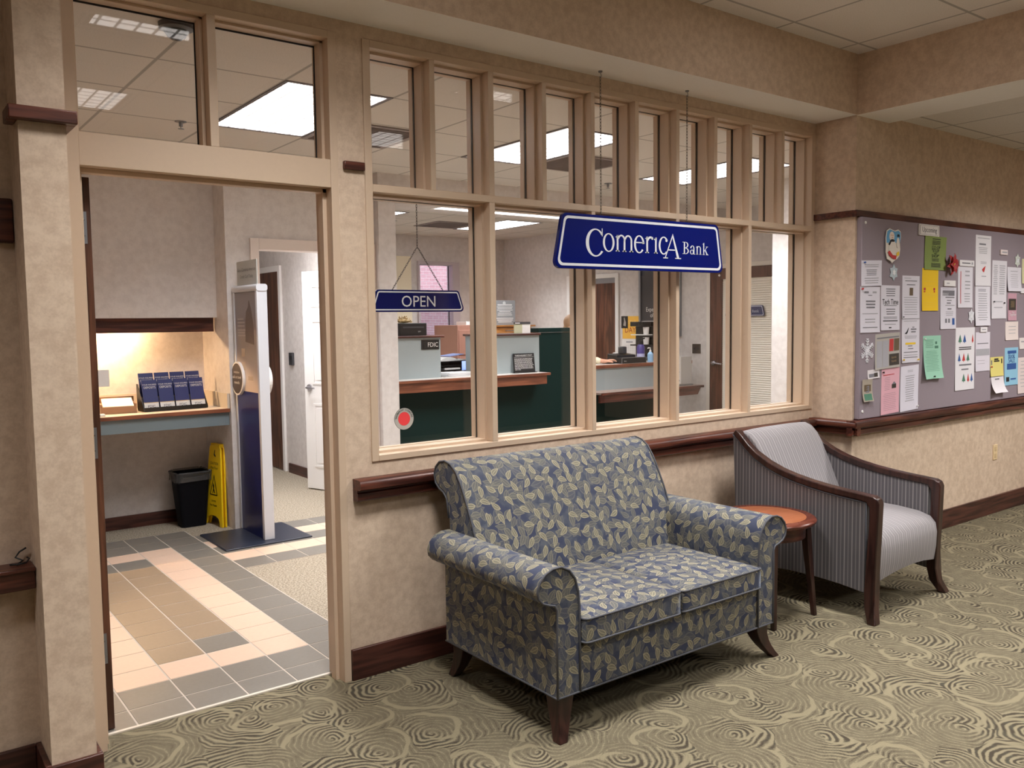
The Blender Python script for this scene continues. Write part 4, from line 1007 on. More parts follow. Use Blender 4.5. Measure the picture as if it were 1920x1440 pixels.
# snowman cut-out on a sky-blue card
R = thing('snowman_cutout', 'snowman paper cut-out on a blue card at the upper left of the board', 'paper cut-out', (5.437, -.34, 1.915))
def ell(cx, cz, rx, rz, n=24): return [(cx+rx*math.cos(2*PI*i/n), cz+rz*math.sin(2*PI*i/n)) for i in range(n)]
def flat(pts, y, d=.0015): return MB().prism(pts, (0,y,0), (1,0,0), (0,0,1), (0,-1,0), d)
blob = [(5.352,1.985),(5.37,1.94),(5.41,1.93),(5.43,1.916),(5.455,1.93),(5.49,1.945),(5.52,1.965),(5.528,2.01),(5.522,2.05),(5.535,2.09),(5.53,2.125),(5.50,2.138),(5.46,2.128),(5.43,2.132),(5.395,2.14),(5.36,2.125),(5.348,2.08),(5.352,2.03)]
part('backing_card', flat(blob, -.336, .004), plain('snow_white_card', (238,230,222), .7), R)
part('foam_pad', flat(ell(5.437, 2.03, .03, .04), -.3273, .0087), plain('white_foam', (236,234,242), .6), R)
part('sky', flat([(5.358,2.045),(5.52,2.05),(5.528,2.09),(5.524,2.12),(5.50,2.13),(5.46,2.122),(5.43,2.126),(5.395,2.133),(5.365,2.12),(5.355,2.08)], -.3402, .001), plain('sky_blue_card', (104,172,220), .7), R)
part('snowman', flat(ell(5.425,2.02,.045,.052), -.3413).merge(flat(ell(5.418,2.088,.03,.032), -.3413)).merge(flat(ell(5.495,2.05,.018,.035), -.3413)), plain('snow_white_card', (238,230,222), .7), R)
part('scarf', flat([(5.376,2.035),(5.39,2.03),(5.41,2.055),(5.445,2.055),(5.452,2.065),(5.40,2.066)], -.343).merge(flat([(5.48,2.09),(5.512,2.09),(5.506,2.105),(5.486,2.105)], -.343)), INK[1], R)
part('sled', flat([(5.37,1.985),(5.385,1.965),(5.43,1.945),(5.47,1.94),(5.475,1.965),(5.43,1.968),(5.392,1.995)], -.343), INK[2], R)
part('bag', flat([(5.475,1.96),(5.51,1.97),(5.508,1.995),(5.48,1.985)], -.343), INK[3], R)
part('face', flat([(5.418,2.085),(5.432,2.083),(5.418,2.08)], -.343).merge(flat(ell(5.409,2.096,.003,.003,8), -.343)).merge(flat(ell(5.427,2.096,.003,.003,8), -.343)), plain('orange_print', (214,120,60), .8), R)
# red poinsettia
R = thing('poinsettia', 'red fabric poinsettia pinned beside the olive green flyer', 'artificial flower', (6.215, -.34, 1.86))
part('stem', MB().cone((6.215,-.3273,1.93), (6.215,-.352,1.93), .01, .006, 12), plain('stem_green', (70,100,60), .6), R)
RED = plain('poinsettia_red', (176,40,44), .6, noise=.2)
c = Vector((6.215, -.345, 1.93))
for ring, n_, L, y in ((0, 6, .082, -.002), (1, 5, .055, -.014)):
    for i in range(n_):
        a = 2*PI*i/n_ + ring*.5 + .2; u = Vector((math.cos(a), 0, math.sin(a))); v = Vector((-u.z, 0, u.x)); mb = MB()
        prof = ((0,.004,0), (.25,.017,-.004), (.55,.02,-.012), (.8,.012,-.012), (1,.001,-.004))
        for sy in (0, -.0015):
            b = len(mb.v)
            for t, w2, yy in prof:
                for k_ in (-1, 0, 1): mb.v.append(tuple(c + u*(t*L) + v*(k_*w2) + Vector((0, y+yy+sy-.003*abs(k_), 0))))
            for j in range(4):
                for k_ in range(2): mb.f.append((b+j*3+k_, b+j*3+k_+1, b+j*3+k_+4, b+j*3+k_+3)); mb.m.append(0)
        part('petal', mb, RED, R, smooth=True)
part('stamen', MB().sphere((6.215,-.366,1.93), .006).sphere((6.223,-.364,1.934), .005).sphere((6.209,-.364,1.924), .005), plain('stamen_yellow', (224,180,90), .6), R, smooth=True)

# wall outlet and the bent twist tie on the ledge
R = thing('outlet_plate', 'cream wall outlet plate below the bulletin board', 'outlet', (7.104, -.29, .415))
part('plate', MB().box(7.068, 7.14, -.296, -.29, .425, .545), plain('ivory_plastic', (232,206,164), .4), R, bevel=.002)
part('socket', MB().box(7.088, 7.12, -.2985, -.296, .495, .53).box(7.088, 7.12, -.2985, -.296, .44, .475), plain('ivory_shade', (214,188,146), .4), R, bevel=.001)
mb = MB().tube([(.352,-.12,.7805), (.375,-.125,.7805), (.392,-.112,.787), (.372,-.10,.798), (.385,-.098,.815), (.405,-.10,.826)], .0032, 6).tube([(.37,-.13,.7795), (.40,-.125,.7815), (.412,-.11,.79), (.404,-.105,.795)], .0028, 6)
solid('cable_clip', mb, BLACK, 'bent black cable clip lying on the ledge at far left', 'clip', smooth=True)
# ================================================================== bank entry: writing nook
R = thing('writing_desk', 'built-in writing desk with a slate blue apron in the lit nook', 'desk', (1.1, 3.4, .8))
part('desktop', MB().box(.01, 2.2, 3.115, 3.688, .905, .932), plain('desk_laminate', (224,210,190), .4), R)
part('edge_band', MB().box(.01, 2.2, 3.095, 3.115, .905, .933), COUNTERW, R, bevel=.003)
part('apron', MB().box(.01, 2.2, 3.12, 3.14, .806, .905), TEALD, R)
part('backsplash', MB().box(.01, 2.183, 3.67, 3.688, .932, 1.046), plain('splash_laminate', (206,196,180), .4), R)
part('side_splash', MB().box(2.183, 2.2, 3.10, 3.688, .932, 1.046), plain('splash_laminate', (206,196,180), .4), R)
part('support_panel', MB().box(1.27, 1.30, 3.15, 3.60, 0, .806), TEALD, R, label='slate blue support panel under the desk')
R = thing('undercabinet_light', 'warm fluorescent light under the bulkhead of the writing nook', 'light', (1.25, 3.55, 1.56))
part('housing', MB().box(1.05, 1.65, 3.48, 3.60, 1.595, 1.630), WHITE, R)
part('tube', MB().cone((1.09, 3.54, 1.58), (1.61, 3.54, 1.58), .013, .013, 12), glow('warm_tube', (1, .64, .33), 330), R)
R = thing('sign_holder', 'small white card on a thin stem at the left end of the desk', 'sign holder', (1.32, 3.3, .933))
part('base', MB().box(1.27, 1.345, 3.17, 3.23, .933, .948), WHITE, R, bevel=.003)
part('stem', MB().cone((1.308, 3.20, .948), (1.308, 3.20, 1.14), .004, .004, 10), CHROME, R)
part('card', MB().box(1.20, 1.385, 3.196, 3.204, 1.14, 1.26), WHITE, R, bevel=.001)
R = thing('form_tray', 'brown open tray of white forms beside the brochures', 'tray', (1.46, 3.35, .933))
TRAYM = plain('tray_brown', (150,116,90), .5)
M = Matrix.Translation((1.475, 3.40, .9325)) @ Matrix.Rotation(math.radians(-8), 4, 'Z')
part('tray', MB().box(-.12,.12,-.11,-.10,0,.05).box(-.12,.12,.10,.11,0,.11).box(-.12,-.11,-.10,.10,0,.07).box(.11,.12,-.10,.10,0,.07).box(-.11,.11,-.10,.10,0,.008).xform(M), TRAYM, R)
part('forms', MB().boxm(.205, .19, .045, Matrix.Translation((0,0,.055)) @ Matrix.Rotation(math.radians(14), 4, 'X')).xform(M), plain('form_paper', (238,232,222), .7), R)
# brochure rack and its eight brochures
rack = thing('brochure_rack', 'clear and black tabletop rack holding navy brochures', 'brochure rack', (1.86, 3.36, .933))
MR = Matrix.Translation((1.86, 3.34, .934)) @ Matrix.Rotation(math.radians(4), 4, 'Z')
part('tray', MB().box(-.235,.235,-.06,.09,0,.008).box(-.235,.235,.0,.006,.008,.06).box(-.235,.235,-.06,-.055,.008,.03).xform(MR), BLACK, rack)
part('side_panel', MB().prism([(-.06,.008),(.09,.008),(.10,.2),(.07,.2)], (-.238,0,0), (0,1,0), (0,0,1), (1,0,0), .004).xform(MR), BLACK, rack)
part('side_panel', MB().prism([(-.06,.008),(.09,.008),(.10,.2),(.07,.2)], (.234,0,0), (0,1,0), (0,0,1), (1,0,0), .004).xform(MR), BLACK, rack)
NAVY = plain('brochure_navy', (38,48,104), .4); GOLD = plain('brochure_gold', (196,170,120), .5)
cols = ['leftmost', 'second from left', 'third from left', 'rightmost']
for row, (y, zb, ty) in enumerate(((-.035, .012, 14), (.03, .05, 14))):
    for i in range(4):
        x = -.174+.116*i
        t = Matrix.Translation((x, y, zb)) @ Matrix.Rotation(math.radians(-ty), 4, 'X')
        h = .225 if row == 0 else .235
        o = thing('brochure', 'navy deposit brochure, %s in the %s row of the rack' % (cols[i], 'front' if row == 0 else 'back'), 'brochure', tuple(MR @ t @ Vector((0,0,0))), 'navy deposit brochures in the rack')
        part('cover', MB().box(-.053, .053, -.002, .004, 0, h).xform(MR @ t), NAVY, o)
        part('footer', MB().box(-.053, .053, -.0026, -.002, 0, .05).xform(MR @ t), WHITE, o)
        part('gold_line', MB().box(-.053, .053, -.0028, -.002, .05, .055).xform(MR @ t), GOLD, o)
        tm = MB().text('YOUR INSURED', .0145, (0,-.0026,h-.042), (1,0,0), (0,0,1)).text('DEPOSITS', .0235, (0,-.0026,h-.066), (1,0,0), (0,0,1), sx=.85)
        part('title', tm.xform(MR @ t), WHITE, o, smooth=False)
        part('footer_lettering', MB().text('FDIC', .026, (0,-.003,.016), (1,0,0), (0,0,1)).xform(MR @ t), plain('brochure_ink', (60,60,80), .6), o, smooth=False)
# trash can
R = thing('trash_can', 'black wastebasket with a clear liner under the desk', 'trash can', (1.995, 3.47, 0))
def rtub(z, hx, hy, r): return [(1.995+x, 3.47+y, z) for x, y in rrect(-hx, hx, -hy, hy, r, 5)]
st = [rtub(.002,.095,.075,.03), rtub(.40,.128,.10,.035), rtub(.415,.134,.106,.037), rtub(.425,.134,.106,.037), rtub(.425,.124,.096,.033), rtub(.40,.12,.093,.033), rtub(.02,.088,.068,.028)]
mb = MB(); n = len(st[0])
for s_ in st: mb.v += s_
for j in range(len(st)-1):
    for i in range(n): mb.f.append((j*n+i, j*n+(i+1)%n, (j+1)*n+(i+1)%n, (j+1)*n+i)); mb.m.append(0)
mb.f += [tuple(range(n))[::-1], tuple(range((len(st)-1)*n, len(st)*n))]; mb.m += [0, 0]
part('bin', mb, plain('bin_black', (12,13,20), .65, 0, .15), R)
rn = random.Random(5); mb = MB(); rings = []
for z, k in ((.36,1.0),(.385,1.0),(.41,1.01),(.43,1.02),(.437,.97),(.425,.92),(.39,.88)):
    base = rrect(-.138*k, .138*k, -.11*k, .11*k, .037, 9)
    rings.append([(1.995+x+rn.uniform(-.004,.004), 3.47+y+rn.uniform(-.004,.004), z+rn.uniform(-.007,.007)) for x, y in base])
n = len(rings[0])
for r_ in rings: mb.v += r_
for j in range(len(rings)-1):
    for i in range(n): mb.f.append((j*n+i, j*n+(i+1)%n, (j+1)*n+(i+1)%n, (j+1)*n+i)); mb.m.append(0)
gb = G('clear_bin_liner'); gb.set((.10,.10,.10), .15); gb.b.inputs['Alpha'].default_value = .5
part('liner', mb, gb.mat, R, smooth=False)
# folded wet floor sign leaning on the wall end
R = thing('wet_floor_sign', 'folded yellow wet floor sign leaning beside the wastebasket', 'floor sign', (2.165, 3.35, 0))
YEL = plain('safety_yellow', (244,206,20), .4)
shape = [(-.145,0),(-.105,0),(-.085,.055),(-.035,.075),(.035,.075),(.085,.055),(.105,0),(.145,0),(.085,.60),(.07,.625),(-.07,.625),(-.085,.60)]
MS = Matrix.Translation((2.132, 3.345, .002)) @ Matrix.Rotation(math.radians(10), 4, 'Z') @ Matrix.Rotation(math.radians(3.5), 4, 'Y')
# local: u along y, face normal -x
part('front_panel', MB().prism(shape, (0,0,0), (0,-1,0), (0,0,1), (-1,0,0), .014).xform(MS), YEL, R, bevel=.003)
part('back_panel', MB().prism(shape, (.028,0,0), (0,-1,0), (0,0,1), (-1,0,0), .014).xform(MS), YEL, R, bevel=.003)
part('hinge_bar', MB().box(-.012, .03, -.07, .07, .61, .64).xform(MS), YEL, R, bevel=.004)
tm = MB()
for s_, sz, z in (('CAUTION', .03, .475), ('Wet Floor', .03, .44), ('CUIDADO', .018, .185), ('Piso Mojado', .024, .15)): tm.text(s_, sz, (-.0145, 0, z), (0,-1,0), (0,0,1), sx=.9)
tm.prism([(-.012,.55),(.0,.59),(.008,.59),(.004,.56),(.018,.545),(.014,.535)], (-.0145,0,0), (0,-1,0), (0,0,1), (-1,0,0), .0006)
tri = [(-.06,.235),(.06,.235),(0,.40)]; tri2 = [(-.048,.243),(.048,.243),(0,.378)]
for i in range(3):
    j = (i+1) % 3; tm.prism([tri[i], tri[j], tri2[j], tri2[i]], (-.0145,0,0), (0,-1,0), (0,0,1), (-1,0,0), .0006)
tm.prism([(-.02,.25),(-.008,.29),(-.018,.31),(-.008,.33),(.006,.31),(.004,.285),(.022,.255),(.012,.252),(-.002,.275),(-.01,.25)], (-.0145,0,0), (0,-1,0), (0,0,1), (-1,0,0), .0006)
part('lettering', tm.xform(MS), BLACK, R, smooth=False)
# banner stand
R = thing('banner_stand', 'tall two-sided banner stand with a navy lower half', 'banner stand', (2.26, 2.8, 0))
part('base_plate', MB().box(1.925, 2.56, 2.475, 3.05, .0035, .016), plain('dark_plate', (44,48,62), .35), R, bevel=.004)
ALU = plain('white_aluminium', (204,206,212), .35)
part('frame', MB().box(2.236, 2.312, 2.565, 2.60, .016, 1.83).box(2.236, 2.312, 3.03, 3.06, .016, 1.83).prism(rrect(2.232, 2.316, 1.80, 1.852, .02, 5), (0,2.56,0), (1,0,0), (0,0,1), (0,1,0), .505), ALU, R, bevel=.003)
g = G('banner_gradient'); x = g.xyz(g.pos()); f = g.step(x[2], 1.10, 1.42)  # tan fading upward to grey above the navy half
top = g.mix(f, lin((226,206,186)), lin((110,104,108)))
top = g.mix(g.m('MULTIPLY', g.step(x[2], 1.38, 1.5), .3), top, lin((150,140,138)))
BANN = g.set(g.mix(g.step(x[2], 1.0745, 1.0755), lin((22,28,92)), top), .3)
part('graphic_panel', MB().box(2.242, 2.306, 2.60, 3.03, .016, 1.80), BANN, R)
rock = [(2.66,1.42),(2.66,1.56),(2.69,1.66),(2.71,1.70),(2.73,1.74),(2.745,1.735),(2.76,1.69),(2.80,1.66),(2.815,1.6),(2.83,1.44)]
part('picture', MB().prism([(-y, z) for y, z in rock], (2.2415,0,0), (0,-1,0), (0,0,1), (-1,0,0), .0006), plain('rock_brown', (92,80,78), .6), R, smooth=False)
mb = MB()
for i, (z, a, b) in enumerate(((1.60,2.86,2.98),(1.575,2.84,2.98),(1.55,2.84,2.98),(1.52,2.83,2.98),(1.50,2.84,2.98),(1.48,2.83,2.98))): mb.box(2.2408, 2.242, a, b, z, z+.012)
part('print', mb, plain('banner_white_print', (168,160,160), .6), R, smooth=False)
part('print', MB().box(2.2408, 2.242, 2.85, 2.92, 1.33, 1.39).box(2.2408, 2.242, 2.85, 2.92, 1.23, 1.29).box(2.2408, 2.242, 2.70, 2.80, 1.16, 1.19), plain('banner_tan_print', (190,170,150), .6), R, smooth=False)
def rdisc(x0, x1, r): return MB().prism(ell(2.985, 1.165, r, r, 40), (x0,0,0), (0,1,0), (0,0,1), (1 if x1 > x0 else -1,0,0), abs(x1-x0))
dk = part('badge', rdisc(2.242, 2.222, .125), WHITE, R, label='round badge standing off the panel')
part('badge_face', rdisc(2.222, 2.2212, .113), plain('badge_brown', (58,48,46), .5), dk)
tm = MB()
for s_, sz, z in (('INTERESTED IN', .017, 1.205), ('cash or travel', .034, 1.165), ('rewards', .034, 1.125)): tm.text(s_, sz, (2.221, 2.985, z), (0,-1,0), (0,0,1))
part('badge_lettering', tm, WHITE, dk, smooth=False)
part('badge', MB().prism(ell(2.68, 1.165, .11, .11, 32), (2.306,0,0), (0,1,0), (0,0,1), (1,0,0), .03), WHITE, R)
R = thing('card_topper', 'small clear-framed card on top of the banner stand', 'card', (2.26, 2.8, 1.852))
CT = plain('topper_card', (176,176,170), .4)
part('card', MB().box(2.262, 2.27, 2.62, 3.02, 1.8525, 2.03), CT, R, bevel=.001)
tm = MB().text('Get a Comerica American', .034, (2.2615, 2.82, 1.955), (0,-1,0), (0,0,1)).text('Credit Card Today', .034, (2.2615, 2.82, 1.905), (0,-1,0), (0,0,1))
part('lettering', tm, plain('topper_ink', (110,110,110), .6), R, smooth=False)
R = thing('card_reader', 'small dark card reader on the corridor wall', 'card reader', (3.54, 5.1, 1.15))
part('body', MB().box(3.525, 3.55, 5.05, 5.14, 1.14, 1.27), SATIN, R, bevel=.004)
part('slot', MB().box(3.519, 3.525, 5.06, 5.11, 1.20, 1.24), BLACK, R)

# ================================================================== ceiling fixtures
def prismatic(name, rgb, s):
    g = G(name); g.set((.85,.85,.85), .4)
    x = g.xyz(g.pos())
    def ln(c, per):
        t = g.m('MODULO', g.m('ADD', c, per*100), per); return g.step(g.m('MINIMUM', t, g.m('SUBTRACT', per, t)), .004, .012)
    f = g.m('MULTIPLY_ADD', g.m('MULTIPLY', ln(x[0], .1), ln(x[1], .1)), .86, .14)
    g.b.inputs['Emission Color'].default_value = (*rgb, 1); g.put(g.b.inputs['Emission Strength'], g.m('MULTIPLY', f, s))
    return g.mat
BANKL = prismatic('bank_lamp_lens', (1, .955, .94), 6.0)
HALLL = prismatic('hall_lamp_lens', (1, .93, .88), 6.0)
LAMPW = plain('lamp_white_enamel', (240,240,240), .4)
def troffer(q, z, label, group, lens, watts, col, spread=124, frame=None):
    x0, x1, y0, y1 = q; t = .018
    R = thing('ceiling_light', label, 'ceiling light', ((x0+x1)/2, (y0+y1)/2, z-.004), group)
    part('frame', MB().box(x0-.004, x0+t, y0-.004, y1+.004, z-.004, z+.004).box(x1-t, x1+.004, y0-.004, y1+.004, z-.004, z+.004).box(x0+t, x1-t, y0-.004, y0+t, z-.004, z+.004).box(x0+t, x1-t, y1-t, y1+.004, z-.004, z+.004), frame or plain('lamp_frame', (96,88,90), .5), R)
    part('housing', MB().box(x0+.002, x1-.002, y0+.002, y1-.002, z+.008, z+.06), LAMPW, R)
    part('lens', MB().box(x0+t, x1-t, y0+t, y1-t, z, z+.006), lens, R)
    l = bpy.data.lights.new('lamp', 'AREA'); l.shape = 'RECTANGLE'; l.size = x1-x0-2*t; l.size_y = y1-y0-2*t; l.energy = watts; l.color = col; l.spread = math.radians(spread)
    o = bpy.data.objects.new('lamp', l); COL.objects.link(o); o.parent = R; o.location = (0, 0, -.004)
BZ = 2.80
bl_ = 'recessed ceiling light inside the bank, '
WB = (.97, .98, 1.0); WH = (1, .985, .965)
for q, lb, w_ in zip(LAMPS_BANK, ('above the tiled entry', 'before the tall teller counter', 'above the waiting side of the low counter', 'in front of the outside window', 'left of the grey ceiling vent', 'over the corridor doors'), (37, 30, 38, 34, 30, 32)):
    troffer(q, BZ, bl_+lb, 'bank ceiling lights', BANKL, w_, WB)
troffer(LAMPS_BANK[6], 2.57, 'long narrow strip light under the soffit above the teller counters', 'bank strip light', BANKL, 28, WB, 150, WHITE)
hl = 'square hall ceiling light reflected in the '
for q, lb, w_ in zip(LAMPS_HALL, ('added unseen hall light left of the column, brightening the left wall', hl+'left transom pane above the door', hl+'third small pane', hl+'lower edge of the left transom pane', hl+'first small pane', 'added unseen oblong hall light behind the photographer'), (22, 40, 46, 20, 26, 20)):
    troffer(q, 3.2, lb, 'hall ceiling lights', HALLL, w_, WH)
for q, lb, w_ in zip(LAMPS_CORR, ('square corridor ceiling light nearer the bulletin board', 'square corridor ceiling light farther from the bulletin board'), (56, 110)):
    troffer(q, 2.865, lb, 'corridor ceiling lights', HALLL, w_, WH, 150)
def sprinkler(x, y, z, label):
    R = thing('sprinkler', label, 'sprinkler', (x, y, z-.045), 'ceiling sprinklers')
    part('escutcheon', MB().lathe([(.034,-.004),(.036,.006)], (x,y,z), 24), STEEL, R)
    part('head', MB().lathe([(.012,-.03),(.012,-.004)], (x,y,z), 12).lathe([(.0,-.045),(.018,-.045),(.018,-.042),(.0,-.042)], (x,y,z), 16, cap=False).cone((x,y,z-.042), (x,y,z-.03), .003, .004, 8), STEEL, R)
sprinkler(1.618, 2.079, BZ, 'ceiling sprinkler seen through the left transom pane')
sprinkler(5.24, 5.90, BZ, 'ceiling sprinkler left of the grey vent')
sprinkler(5.474, 2.397, BZ, 'ceiling sprinkler seen through the fifth small pane')
R = thing('security_camera', 'dark dome camera on the ceiling behind the left transom pane', 'security camera', (1.1, .35, BZ-.07))
part('housing', MB().lathe([(.05,-.028),(.068,-.02),(.07,.006)], (1.1,.35,BZ), 32), SATIN, R)
part('dome', MB().lathe([(.002,-.066),(.02,-.063),(.036,-.052),(.046,-.036),(.05,-.024)], (1.1,.35,BZ), 32), plain('dome_black', (14,14,18), .08), R)
for vx, vy, vl in ((5.70, 5.62, 'grey square vent on the bank ceiling near the outside window'), (4.275, 1.50, 'grey square vent beside the ceiling light above the hanging bank sign'), (2.40, 1.50, 'grey square vent on the bank ceiling right of the entry light')):
    R = thing('ceiling_vent', vl, 'vent', (vx+.3, vy+.29, BZ-.01), 'bank ceiling vents')
    part('frame', MB().box(vx,vx+.03,vy,vy+.6,BZ-.01,BZ-.0005).box(vx+.57,vx+.6,vy,vy+.6,BZ-.01,BZ-.0005).box(vx+.03,vx+.57,vy,vy+.03,BZ-.01,BZ-.0005).box(vx+.03,vx+.57,vy+.57,vy+.6,BZ-.01,BZ-.0005), plain('vent_grey', (140,130,128), .5), R)
    mb = MB()
    for i in range(20): mb.box(vx+.03, vx+.57, vy+.035+.0265*i, vy+.041+.0265*i, BZ-.008, BZ-.001)
    part('slats', mb, plain('vent_grey', (140,130,128), .5), R)
    part('backing', MB().box(vx+.03, vx+.57, vy+.03, vy+.57, BZ-.0014, BZ-.0004), plain('vent_dark', (90,84,84), .7), R)

# ================================================================== teller counters
GREYLAM = plain('counter_grey_laminate', (206,202,196), .35)
R = thing('teller_counter', 'tall teller counter with grey-blue screens and a dark green front', 'teller counter', (4.5, 3.5, 0))
part('base', MB().box(3.62, 5.38, 3.30, 4.05, 0, .95), GREEN, R)
part('ledge', MB().box(3.62, 5.35, 3.115, 3.32, 1.04, 1.06), GREYLAM, R)
part('ledge_edge', MB().box(3.62, 5.36, 3.095, 3.115, 1.036, 1.0605).box(5.35, 5.362, 3.115, 3.32, 1.036, 1.0605), COUNTERW, R, bevel=.004)
part('ledge_apron', MB().box(3.62, 5.33, 3.12, 3.15, .951, 1.04).box(5.30, 5.33, 3.15, 3.30, .951, 1.04), COUNTERW, R)
part('worktop', MB().box(3.62, 5.38, 3.32, 4.05, 1.02, 1.05), GREYLAM, R)
part('screen_panel', MB().box(3.62, 4.221, 3.30, 3.34, 1.06, 1.425), TEAL, R)
part('screen_panel', MB().box(4.74, 5.381, 3.30, 3.34, 1.06, 1.425), TEAL, R)
part('shelf_cap', MB().box(3.62, 4.25, 3.27, 3.68, 1.425, 1.447), WOODX, R, bevel=.006)
part('shelf_cap', MB().box(4.72, 5.385, 3.27, 3.68, 1.425, 1.445), WOODX, R, bevel=.006)
part('screen_side', MB().box(4.19, 4.221, 3.34, 3.66, 1.05, 1.425).box(4.74, 4.77, 3.34, 3.66, 1.05, 1.425), TEAL, R)
R = thing('divider_panel', 'dark green divider panel between the two teller counters', 'divider', (5.75, 3.4, 0))
part('panel', MB().box(5.386, 6.02, 3.32, 3.40, 0, 1.447), GREEN, R)
part('cap', MB().box(5.386, 6.03, 3.315, 3.46, 1.450, 1.492), GREEN, R, bevel=.004)
R = thing('teller_counter', 'low teller counter with a grey-blue panel and a wood ledge, nearer the office door', 'teller counter', (6.8, 3.5, 0))
part('base', MB().box(6.03, 7.36, 3.39, 3.50, 0, 1.06), GREEN, R)
part('worktop', MB().box(6.03, 7.70, 3.37, 4.02, 1.0605, 1.085), GREYLAM, R)
part('worktop_edge', MB().box(6.03, 7.71, 3.345, 3.372, 1.048, 1.0855), COUNTERW, R, bevel=.003)
part('screen_panel', MB().box(6.03, 7.36, 3.365, 3.39, .815, 1.05), TEAL, R)
part('ledge', MB().box(6.03, 7.60, 3.10, 3.365, .795, .815), plain('ledge_grey_brown', (150,130,120), .4), R)
part('ledge_edge', MB().box(6.03, 7.61, 3.08, 3.10, .788, .816).box(7.60, 7.61, 3.10, 3.365, .788, .816), WOODX, R, bevel=.004)
part('ledge_apron', MB().prism([(6.03,.712),(7.535,.712),(7.585,.788),(6.03,.788)], (0,3.11,0), (1,0,0), (0,0,1), (0,1,0), .03), WOODX, R)
part('end_panel', MB().box(7.36, 7.40, 3.39, 4.0, 0, 1.06), TEAL, R)

# things on the tall counter
R = thing('receipt_printer', 'black printer on the left screen shelf', 'printer', (3.95, 3.42, 1.447))
part('body', MB().box(3.80, 4.08, 3.30, 3.60, 1.4475, 1.56), BLACK, R, bevel=.006)
part('front_slot', MB().box(3.83, 4.05, 3.297, 3.30, 1.515, 1.53), SATIN, R)
part('lettering', MB().text('IBM', .018, (4.0, 3.2985, 1.477), (1,0,0), (0,0,1)), plain('logo_grey', (170,170,176), .4), R, smooth=False)
mb = MB(); rn = random.Random(3)
for i in range(70):
    a = rn.uniform(0, 2*PI); r = rn.uniform(.01,.07); z = rn.uniform(.0,.05)
    c = Vector((3.95+r*math.cos(a)*1.1, 3.49+r*math.sin(a)*.7, 1.567+z*(1-(r/.08)**2)))
    mb.tube([c, c+Vector((rn.uniform(-.025,.025), rn.uniform(-.025,.025), rn.uniform(-.003,.018)))], .004, 5)
mb.sphere((3.95,3.49,1.578), .06, 14, 8, sc=(1.1,.7,.3))
solid('straw_bundle', mb, plain('straw_tan', (190,164,116), .8, noise=.3), 'tan straw-like bundle lying on the black printer', 'ornament', smooth=False)
R = thing('fdic_plaque', 'small black FDIC plaque on the left counter screen', 'plaque', (4.11, 3.295, 1.317))
part('plate', MB().box(4.016, 4.203, 3.292, 3.2995, 1.319, 1.406), BLACK, R, bevel=.001)
part('lettering', MB().text('FDIC', .058, (4.135, 3.2915, 1.343), (1,0,0), (0,0,1), sx=.9), WHITE, R, smooth=False)
mb = MB()
for a in (0, 1): mb.box(4.036+.027*a, 4.0375+.027*a, 3.2908, 3.292, 1.338, 1.388)
mb.box(4.036, 4.0645, 3.2908, 3.292, 1.338, 1.3395).box(4.036, 4.0645, 3.2908, 3.292, 1.3865, 1.388)
part('seal_outline', mb, SATIN, R, smooth=False)
R = thing('policy_sign', 'black funds availability policy sign on the teller ledge', 'sign', (5.167, 3.27, 1.061))
MP = Matrix.Translation((5.167, 3.262, 1.066)) @ Matrix.Rotation(math.radians(-7), 4, 'X')
part('plate', MB().box(-.131, .131, -.003, .003, 0, .185).xform(MP), BLACK, R, bevel=.001)
part('foot', MB().box(5.03, 5.305, 3.235, 3.285, 1.061, 1.067), BLACK, R)
tm = MB().text('FUNDS AVAILABILITY POLICY', .0205, (0,-.0033,.158), (1,0,0), (0,0,1), sx=.78)
tm.box(-.12,.12,-.004,-.003,.148,.1495); rn = random.Random(9)
for i in range(11):
    x = -.118
    while x < .10:
        l = rn.uniform(.008,.03); tm.box(x, min(.118, x+l), -.004, -.003, .132-.0108*i, .132-.0108*i+.0034); x += l+.005
        if i == 10 and x > -.05: break
part('lettering', tm.xform(MP), WHITE, R, smooth=False)
R = thing('card_display', 'small pale card display on the right screen shelf', 'card display', (5.19, 3.33, 1.446))
part('left_card', MB().box(5.09, 5.19, 3.325, 3.33, 1.446, 1.535), plain('card_olive', (190,190,160), .5), R)
part('right_card', MB().box(5.19, 5.291, 3.325, 3.33, 1.446, 1.535), WHITE, R)
part('header', MB().box(5.09, 5.291, 3.323, 3.331, 1.535, 1.557), SATIN, R)
part('print', MB().box(5.10, 5.16, 3.3222, 3.323, 1.542, 1.55), WHITE, R, smooth=False)
R = thing('rubber_stamp', 'tiny black stamp at the left edge of the right screen shelf', 'stamp', (4.85, 3.36, 1.446))
part('base', MB().box(4.835, 4.868, 3.35, 3.38, 1.4455, 1.47), BLACK, R)
part('handle', MB().lathe([(.006,0),(.012,.03),(.016,.06),(.012,.085),(.004,.09)], (4.852,3.365,1.47), 14), BLACK, R)
mb = MB(); rn = random.Random(2)
for i in range(9): mb.boxm(.30, .22, .0035, Matrix.Translation((4.52+rn.uniform(-.01,.01), 3.52, 1.0525+.004*i)) @ Matrix.Rotation(rn.uniform(-.06,.06), 4, 'Z'))
solid('paper_stack', mb, plain('bright_paper', (240,240,242), .7), 'stack of white papers on the teller worktop', 'papers', smooth=False)
R = thing('desk_organizer', 'black slotted organizer behind the papers', 'organizer', (4.6, 3.8, 1.05))
mb = MB().box(4.47, 4.72, 3.70, 3.92, 1.051, 1.056).box(4.47, 4.475, 3.70, 3.92, 1.056, 1.18).box(4.715, 4.72, 3.70, 3.92, 1.056, 1.18).box(4.475, 4.715, 3.915, 3.92, 1.056, 1.18)
for z in (1.095, 1.135, 1.175): mb.box(4.475, 4.715, 3.70, 3.915, z, z+.005)
